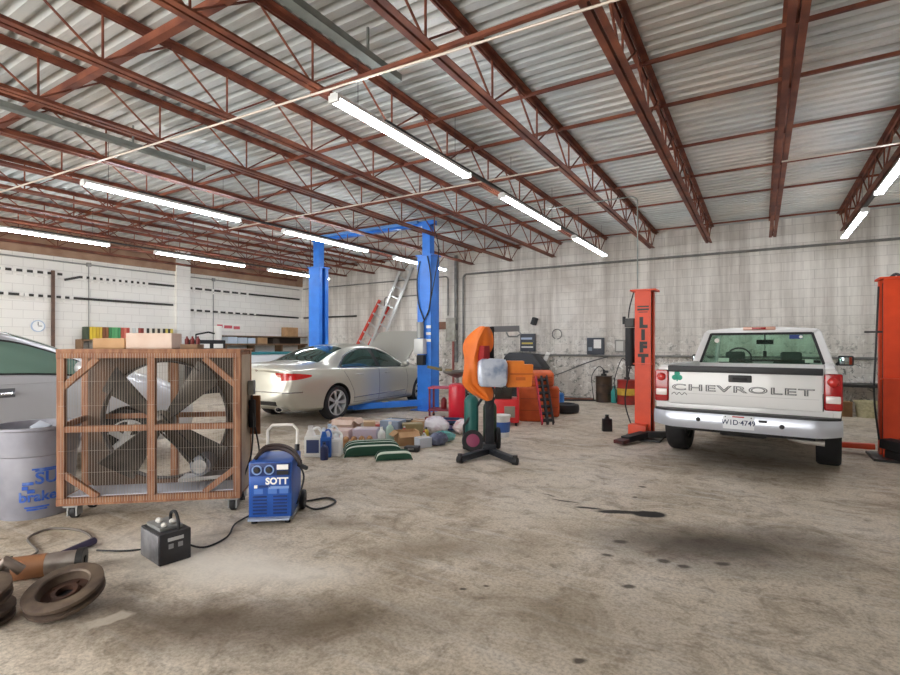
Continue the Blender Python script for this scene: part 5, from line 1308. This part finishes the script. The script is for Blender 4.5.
def bottle(lab, loc, h, r, c, cap='#e8e8e6', name='bottle', square=False, group=None, label=None, rz=0):
    t = thing(name, lab, 'bottle', loc, rz, group)
    m_ = mat('bottle_' + c[1:], c, .35); k = .95
    if square: MB().box((0, 0, h * .38), (r * 2, r * 1.3, h * .76), taper=(.95, .95)).box((0, 0, h * .82), (r * 1.2, r * .9, h * .14), taper=(.5, .6)).build('body', m_, t, bevel=r * .15)
    else: MB().lathe([(0, 0), (r * k, 0), (r, h * .04), (r, h * .62), (r * .9, h * .72), (r * .35, h * .86), (r * .35, h * .9), (0, h * .9)], seg=20).build('body', m_, t)
    MB().cyl((0, 0, h * .88), (0, 0, h), r * .38, seg=14).build('cap', mat('cap_' + cap[1:], cap, .4), t)
    if label: MB().box((0, -r * (.66 if square else .99), h * .36), (r * 1.4, .006, h * .42)).build('label', mat('label_' + label[1:], label, .5), t, smooth=0)
    return t
bottle('dark red bottle on the lower shelf of the maroon cart', (-5.42, 8.7, .176), .26, .06, '#7c1c22', group='bottles')
bottle('brown bottle on the lower shelf of the maroon cart', (-5.22, 8.78, .176), .28, .07, '#4b2b22', '#2a2a2a', group='bottles')
t = thing('floor_dolly', 'low blue steel dolly on the floor in front of the red drain tank', 'dolly', (-4.55, 7.42, 0), 25)
BD = mat('dolly_blue', '#36517a', .5, .2, '#2c4266', 6)
for sx in (-.22, .22): MB().box((sx, 0, .17), (.04, .42, .04)).build('rail', BD, t, smooth=0)
for sy in (-.19, .19): MB().box((0, sy, .17), (.44, .04, .04)).build('rail', BD, t, smooth=0)
for sx in (-.22, .22):
    for sy in (-.19, .19): MB().box((sx, sy, .08), (.04, .04, .15)).build('leg', BD, t, smooth=0)
MB().box((0, 0, .045), (.46, .40, .02)).build('lower_plate', BD, t, smooth=0)
def compressor():
    t = thing('air_compressor', 'red compressor with a dark engine on top behind the gas cylinders', 'compressor', (-3.98, 8.48, 0), 25)
    MB().box((0, 0, .27), (.52, .42, .42)).build('cabinet', mat('compressor_red', '#cc2328', .4, coat=.2), t, bevel=.02)
    MB().box((.09, -.215, .26), (.19, .012, .2)).build('grille', mat('grille_grey', '#8f8a7d', .5, .2), t, bevel=.003)
    for sx in (-.2, .2):
        for sy in (-.15, .15): MB().cyl((sx - .02, sy, .04), (sx + .02, sy, .04), .04, seg=14).build('caster', BLACK, t)
    for sx in (-.24, .24): MB().tube([(sx, -.18, .47), (sx, -.18, .78), (sx, .18, .78), (sx, .18, .47)], .016, 8).build('roll_bar', mat('compressor_red', '#cc2328', .4), t)
    e = MB(); e.box((-.02, 0, .58), (.3, .26, .2)); e.box((.1, -.02, .68), (.14, .2, .12)); e.cyl((-.12, -.1, .62), (-.12, -.19, .62), .08)
    for i in range(5): e.box((-.02, 0, .70 + i * .015), (.16, .16, .006))
    e.build('engine', mat('engine_black', '#26241f', .5, .3, '#3a342c', 12), t, bevel=.006)
    MB().box((-.2, 0, .66), (.1, .2, .16)).build('fuel_tank', mat('compressor_red', '#cc2328', .4), t, bevel=.02)
compressor()
t = thing('paint_pail', 'white pail with a blue band beside the wheels of the gas cart', 'pail', (-3.50, 7.35, 0))
MB().lathe([(0, 0), (.115, 0), (.135, .32), (.142, .32), (.142, .345), (0, .345)], seg=26).build('bucket', WHITEP, t)
MB().lathe([(.1225, .08), (.1255, .08), (.1375, .24), (.1345, .24)], seg=26, closed=True).build('band', mat('pail_blue', '#3f66b0', .5), t)
MB().tube(arc((0, 0, .31), .145, 0, math.pi, 12, (.86, .5, 0), (-.4, .7, -.55)), .004, 5).build('bail', STEEL, t)
# orange padded blocks
def block(lab, loc, s, rz):
    t = thing('foam_block', lab, 'orange block', loc, rz, 'orange padded blocks'); OC = mat('orange_pad', '#d0612c', .6, 0, '#b84f22', 5, .15)
    MB().box((0, 0, s[2] / 2), s).build('cushion', OC, t, bevel=.06, seg=4)
    for z_ in (.33, .66): MB().box((0, -s[1] / 2 - .002, s[2] * z_), (s[0] * .88, .01, .012)).build('seam', mat('orange_seam', '#9c4520', .7), t, smooth=0)
block('large orange padded block standing on the floor left of the leaning ramp', (-3.78, 9.25, 0), (.48, .45, .66), 25)
block('orange padded block standing behind the leaning ramp', (-3.75, 9.98, 0), (.52, .45, .60), 22)
block('orange padded block lying on top of the two others', (-3.79, 9.62, .662), (.60, 1.05, .27), 22)
def ramp_():
    t = thing('wheel_ramp', 'black and red ramp leaning against the orange padded blocks', 'ramp')
    p0, p1 = Vector((-3.22, 8.66, .05)), Vector((-3.50, 9.05, .86)); d = p1 - p0
    s_ = d.cross(VF).normalized(); n = s_.cross(d).normalized()
    if s_.dot(VR) < 0: s_ = -s_
    MB().bar(p0, p1, .04, .09, up=n).build('tread_board', BLACK, t, smooth=0)
    for k in (-1, 1): MB().bar(p0 + s_ * k * .10, p1 + s_ * k * .10, .025, .11, up=n).build('side_rail', mat('ramp_red', '#b3263a', .45) if k < 0 else DARK, t, smooth=0)
    for i in range(7): q = p0 + d * (i + .5) / 7; MB().bar(q - s_ * .10, q + s_ * .10, .04, .05, up=n).build('tread', BLACK, t, smooth=0)
ramp_()
t = thing('blue_drum', 'small blue metal can on the floor right of the orange blocks', 'can', (-3.83, 10.95, 0))
MB().lathe([(0, 0), (.125, 0), (.13, .02), (.13, .16), (.135, .17), (.13, .18), (.13, .36), (.1, .39), (.04, .40), (0, .40)], seg=24).build('body', mat('can_blue', '#2f6fb5', .4), t)
MB().tube(arc((0, 0, .38), .07, 0, math.pi, 10), .008, 6).build('handle', DARK, t)
t = thing('car_tire', 'black tyre lying flat on the floor in front of the blue can', 'tyre', (-3.56, 10.65, 0))
MB().lathe([(.16, .03), (.2, .0), (.27, .02), (.285, .07), (.285, .13), (.27, .18), (.2, .2), (.16, .17)], seg=36, closed=True).build('casing', BLACK, t)
# rods along the wall
for i, (p0, p1, c) in enumerate((((-4.6, 13.2, .02), (-3.75, 13.5, .02), 'rust'), ((-4.5, 12.8, .02), (-3.6, 13.25, .02), 'dark'), ((-4.75, 13.75, .02), (-3.9, 13.8, .02), 'grey'))):
    tag(MB().cyl(p0, p1, .022, seg=10).build('steel_rod', {'rust': RUST, 'dark': DARK, 'grey': STEEL}[c]), '%s rod lying on the floor near the back wall' % {'rust': 'rust-brown', 'dark': 'black', 'grey': 'bare grey'}[c], 'rod')
# black hopper against the back wall
t = thing('parts_washer', 'black cabinet with sloped sides at the back wall behind the orange blocks', 'cabinet', (-5.75, 13.6, 0))
MB().box((0, 0, .4), (1.2, .7, .8)).build('base', DARK, t, smooth=0)
MB().prism([(-.62, .8), (.66, .8), (.34, 1.2), (-.36, 1.24), (-.5, 1.12)], .6, Matrix(((1, 0, 0, 0), (0, 0, 1, -.3), (0, 1, 0, 0), (0, 0, 0, 1)))).build('hood', mat('hood_black', '#2b2d33', .45), t, bevel=.015)
# grease drums
def drum(lab, loc, r, h, m1, band, pump):
    t = thing('grease_drum', lab, 'drum', loc)
    MB().lathe([(0, 0), (r, 0), (r + .008, .02), (r, .04), (r, h * .33), (r + .01, h * .35), (r, h * .37), (r, h * .66), (r + .01, h * .68), (r, h * .7), (r, h * .96), (r + .008, h * .98), (r, h), (0, h)], seg=30).build('barrel', m1, t)
    if band: MB().lathe([(r + .001, h * .38), (r + .004, h * .38), (r + .004, h * .65), (r + .001, h * .65)], seg=30, closed=True).build('paper_band', band, t)
    MB().cyl((0, 0, h), (0, 0, h + .06), .07).build('pump_base', DARK, t); MB().cyl((0, 0, h + .06), (0, 0, h + pump), .03).build('pump_tube', DARK, t)
    MB().tube(spline([(0, 0, h + pump), (-.12, -.05, h + pump + .08), (-.28, -.08, h), (-.26, -.1, .3), (-.22, -.12, .05)], 6), .012, 6).build('hose', HOSE, t)
    MB().box((.05, 0, h + pump * .7), (.12, .05, .06)).build('pump_handle', DARK, t)
drum('dark brown grease drum with a hand pump near the back wall', (-3.41, 13.2, 0), .20, .66, mat('drum_brown', '#3a2d25', .5, .2, '#55402f', 6), None, .16)
drum('red and yellow grease drum with a pump beside the left orange lift post', (-2.79, 12.98, 0), .23, .60, mat('drum_red', '#a8261f', .5, .1, '#7d2a20', 7), mat('drum_yellow', '#d4b23c', .6, 0, '#b68e30', 9), .42)
bottle('teal plastic bottle standing between the two grease drums', (-3.12, 13.10, 0), .42, .085, '#3aa7a0', '#2d7f7a', group='bottles')
bottle('black motor oil bottle standing alone on the floor in front of the grease drums', (-2.2, 8.72, 0), .28, .08, '#1c1c1f', '#101012', square=True, group='bottles', rz=30)

# ================================================================ THINGS ON THE FLOOR NEAR THE SEDAN
def jug(lab, loc, h, w, c, label, rz, cap='#e9e9e9'):
    t = thing('plastic_jug', lab, 'jug', loc, rz, 'plastic jugs on the floor'); d = w * .62
    m_ = mat('jug_' + c[1:], c, .35)
    a = MB(); a.box((0, 0, h * .34), (w, d, h * .68)); a.box((-w * .18, 0, h * .78), (w * .58, d * .9, h * .22), taper=(.5, .6)); a.build('body', m_, t, bevel=w * .1, seg=3)
    MB().tube(spline([(w * .42, 0, h * .62), (w * .46, 0, h * .80), (w * .25, 0, h * .93), (-.02, 0, h * .88)], 5), w * .085, 8).build('handle', m_, t)
    MB().cyl((-w * .18, 0, h * .88), (-w * .18, 0, h), w * .15, seg=14).build('cap', mat('cap_' + cap[1:], cap, .4), t)
    MB().box((0, -d / 2 - .002, h * .36), (w * .72, .005, h * .42)).build('label', mat('label_' + label[1:], label, .5), t, smooth=0)
    return t
jug('white jug with a navy and tan label, leftmost of the jugs', (-4.96, 4.76, 0), .40, .22, '#efefec', '#3a4a78', 35)
jug('bright blue jug between the white jugs', (-4.80, 4.82, 0), .38, .14, '#2f68bf', '#1f4691', 40, '#dfe6f0')
jug('white jug with a pale blue cap behind the bright blue jug', (-4.90, 5.03, 0), .39, .17, '#e8ebef', '#d6dde6', 25, '#b8cbe2')
jug('plain white jug next to the green striped cushion', (-4.77, 4.93, 0), .34, .22, '#f1f1ef', '#e2e3e3', 30)
bottle('small navy bottle in front of the bright blue jug', (-4.71, 4.70, 0), .22, .05, '#26305e', '#1d2547', group='bottles')
GRN = bpy.data.materials.new('striped_cushion'); GRN.use_nodes = True
nt = GRN.node_tree; b = nt.nodes['Principled BSDF']; b.inputs['Roughness'].default_value = .85
tc = nt.nodes.new('ShaderNodeTexCoord'); wv = nt.nodes.new('ShaderNodeTexWave'); wv.bands_direction = 'Y'; wv.inputs['Scale'].default_value = 2.244; wv.inputs['Phase Offset'].default_value = 0
nt.links.new(tc.outputs['Object'], wv.inputs[0])
nt.links.new(ramp(nt, wv.outputs['Fac'], [(.0, '#163c2a'), (.86, '#1e4b35'), (.91, '#c3d0bf'), (1., '#dbe2d6')]), b.inputs['Base Color'])
def cushion(lab, loc, l, w, rz, lobes, h=.10, tilt=0):
    mb = MB()
    def f(u, v):
        x, y_ = (u - .5) * l, (v - .5) * w
        ex = 1 - abs(2 * u - 1) ** 6; ey = 1 - abs(2 * v - 1) ** 5
        z = h * (.25 + .75 * abs(math.sin(v * math.pi * lobes)) ** .45) * max(0, ex) ** .5 * max(0, ey) ** .5
        return (x, y_, z + .012)
    mb.slab(f, 26, 36, .0); o = mb.build('cushion', GRN, loc=loc, rot=(0, 0, R(rz)))
    return tag(o, lab, 'cushion', 'green striped cushions')
cushion('large green and white striped cushion lying by the white jug', (-4.49, 5.37, 0), .76, .56, 45, 4, .14)
cushion('small dark green striped cushion lying against the larger striped one', (-3.99, 5.19, 0), .46, .22, 45, 2, .10)
# cartons
carton('open_carton', 'tan carton with open flaps beside the rear wheel of the silver sedan', (-5.62, 6.10, 0), (.34, .32, .28), 20, CARDP, True)
carton('storage_box', 'pinkish white carton in front of the open tan carton', (-5.39, 5.76, 0), (.26, .26, .18), 25, mat('pink_white_card', '#d9c3c2', .8))
t = carton('egg_tray', 'flat brown tray of round brown parts behind the striped cushions', (-4.95, 5.60, 0), (.46, .24, .07), 40, CARD)
for i in range(4):
    for j in range(3): MB().sph((-.17 + i * .113, -.07 + j * .07, .085), .045, seg=10, rings=6).build('brown_cup', mat('brown_cup', '#a5794f', .8), t)
carton('plastic_bin', 'clear lavender bin behind the brown tray', (-5.07, 5.93, 0), (.36, .26, .20), 28, mat('lavender_plastic', '#c7bccd', .3), cat='bin')
carton('storage_box', 'grey-blue carton beside the lavender bin', (-4.99, 6.48, 0), (.32, .3, .26), 12, mat('grey_blue_card', '#8f9cb0', .7))
bottle('white bottle standing beside the open brown carton', (-4.70, 5.83, 0), .26, .055, '#e6e8e6', group='bottles')
bottle('pale green bottle standing behind the white bottle', (-4.74, 6.08, 0), .30, .06, '#a9c4b9', group='bottles')
carton('open_carton', 'open brown carton tipped beside the small green cushion', (-4.42, 6.06, 0), (.30, .24, .20), 52, CARD, True)
carton('storage_box', 'flat cream card lying on the floor by the plastic bags', (-4.22, 6.80, 0), (.28, .22, .03), 35, mat('cream_card', '#dccb9f', .8))
carton('storage_box', 'white and blue parts box by the open brown carton', (-4.10, 6.02, 0), (.2, .16, .14), 65, mat('white_blue_card', '#c9ced9', .7))
carton('storage_box', 'brown carton lying behind the plastic bags', (-4.95, 7.10, 0), (.34, .26, .18), -10, CARD)
carton('storage_box', 'olive carton lying behind the open brown carton', (-4.68, 6.57, 0), (.32, .24, .22), 40, mat('olive_card', '#8b7d57', .8))
carton('storage_box', 'dark grey box near the arm of the blue lift', (-5.15, 6.95, 0), (.30, .24, .2), 20, mat('dark_grey_card', '#4c4a49', .7))
carton('storage_box', 'red and white parts box near the arm of the blue lift', (-5.38, 6.66, 0), (.24, .2, .15), 60, mat('red_card', '#b9534c', .7))
def bag(lab, loc, r, sc, m_, rz=0, name='plastic_bag'):
    mb = MB().sph((0, 0, r * sc[2] * .92), r, sc, 18, 12, noise=.22)
    for v in mb.bm.verts: v.co.z = max(v.co.z, .004)
    return tag(mb.build(name, m_, loc=loc, rot=(0, 0, R(rz)), smooth=25), lab, 'bag', 'plastic bags on the floor')
BAGW = mat('white_bag', '#dcd8de', .25, 0, '#b59fb0', 7, thresh=(.5, .7)); BAGP = mat('pink_bag', '#e3d3d4', .25, 0, '#c98a8a', 6, thresh=(.5, .66))
bag('white plastic bag with lilac contents in the middle of the clutter', (-4.50, 6.98, 0), .19, (1.1, .9, .8), BAGW, 20)
bag('white plastic bag with reddish contents nearest the low blue dolly', (-4.11, 7.26, 0), .17, (1.2, .9, .75), BAGP, 50)
bag('navy plastic bag lying beside the open brown carton', (-3.98, 6.22, 0), .14, (1.1, .8, .7), mat('navy_bag', '#3b405a', .35, 0, '#777c92', 9), 60)
bag('teal cloth bundle beside the plastic bags', (-4.06, 6.52, 0), .14, (1.2, .8, .6), mat('teal_cloth', '#4f8f8d', .8, 0, '#79b1ab', 8), 30, 'cloth_bundle')
bag('grey and green bag behind the lavender bin', (-5.0, 6.20, 0), .10, (1.2, .9, .8), mat('grey_green_bag', '#7f8c85', .5, 0, '#a3aca8', 9), 10)
bag('brown rag bundle behind the olive carton', (-4.86, 6.78, 0), .14, (1.2, .9, .7), mat('brown_rag', '#7a6348', .9, 0, '#a38a66', 9), 0, 'cloth_bundle')
for i, (lab, loc, s, c, rz) in enumerate((
    ('black air filter lying between the white bottle and the open carton', (-4.06, 5.70, 0), (.2, .14, .07), '#2c2c2e', 20),
    ('orange tool case lying behind the plastic bags', (-4.66, 7.28, 0), (.26, .18, .1), '#cf6f3a', 10),
    ('black tool case lying near the right blue column', (-5.62, 7.4, 0), (.36, .24, .12), '#2f3033', 15),
    ('tan parts box standing behind the lavender bin', (-5.24, 6.20, 0), (.18, .2, .26), '#b99a76', 40),
    ('dark green case lying beside the dark grey box', (-4.86, 7.32, 0), (.24, .2, .13), '#3d5648', 30))):
    t = thing('tool_case', lab, 'case', loc, rz, 'cases in the clutter')
    MB().box((0, 0, s[2] / 2), s).build('shell', mat('case_' + c[1:], c, .5), t, bevel=.012); MB().box((0, -s[1] / 2 - .006, s[2] * .6), (s[0] * .4, .014, .02)).build('latch', STEEL, t, smooth=0)

for i, (lab, loc, h, r, c, cap) in enumerate((
    ('amber bottle standing beside the tan parts box', (-5.08, 6.42, 0), .2, .045, '#8a5a2c', '#2a2a2a'),
    ('small red bottle standing by the grey-blue carton', (-4.68, 6.36, 0), .2, .04, '#a62a2a', '#e8e8e6'),
    ('small yellow bottle standing near the olive carton', (-4.40, 6.55, 0), .18, .04, '#cfae3c', '#2a2a2a'),
    ('small white spray can standing behind the white and blue parts box', (-4.22, 6.22, 0), .19, .035, '#e2e3e3', '#c23a32'),
    ('grey spray can standing beside the pinkish white carton', (-5.56, 5.78, 0), .2, .035, '#8a8d90', '#2a2a2a'),
    ('dark blue spray can standing near the dark grey box', (-5.42, 6.98, 0), .2, .035, '#2c3f78', '#e8e8e6'))):
    bottle(lab, loc, h, r, c, cap, name='spray_can' if 'spray' in lab else 'bottle', group='small bottles and cans')
carton('storage_box', 'white carton lid lying by the olive carton', (-4.36, 6.36, 0), (.24, .18, .06), 15, mat('white_card', '#dcdad4', .8))
carton('storage_box', 'long tan carton lying beyond the red and white parts box', (-5.75, 6.98, 0), (.42, .16, .12), 35, CARDP)
carton('storage_box', 'dull red carton lying near the maroon cart', (-5.0, 7.72, 0), (.30, .24, .16), 12, mat('dull_red_card', '#8f4a42', .8))
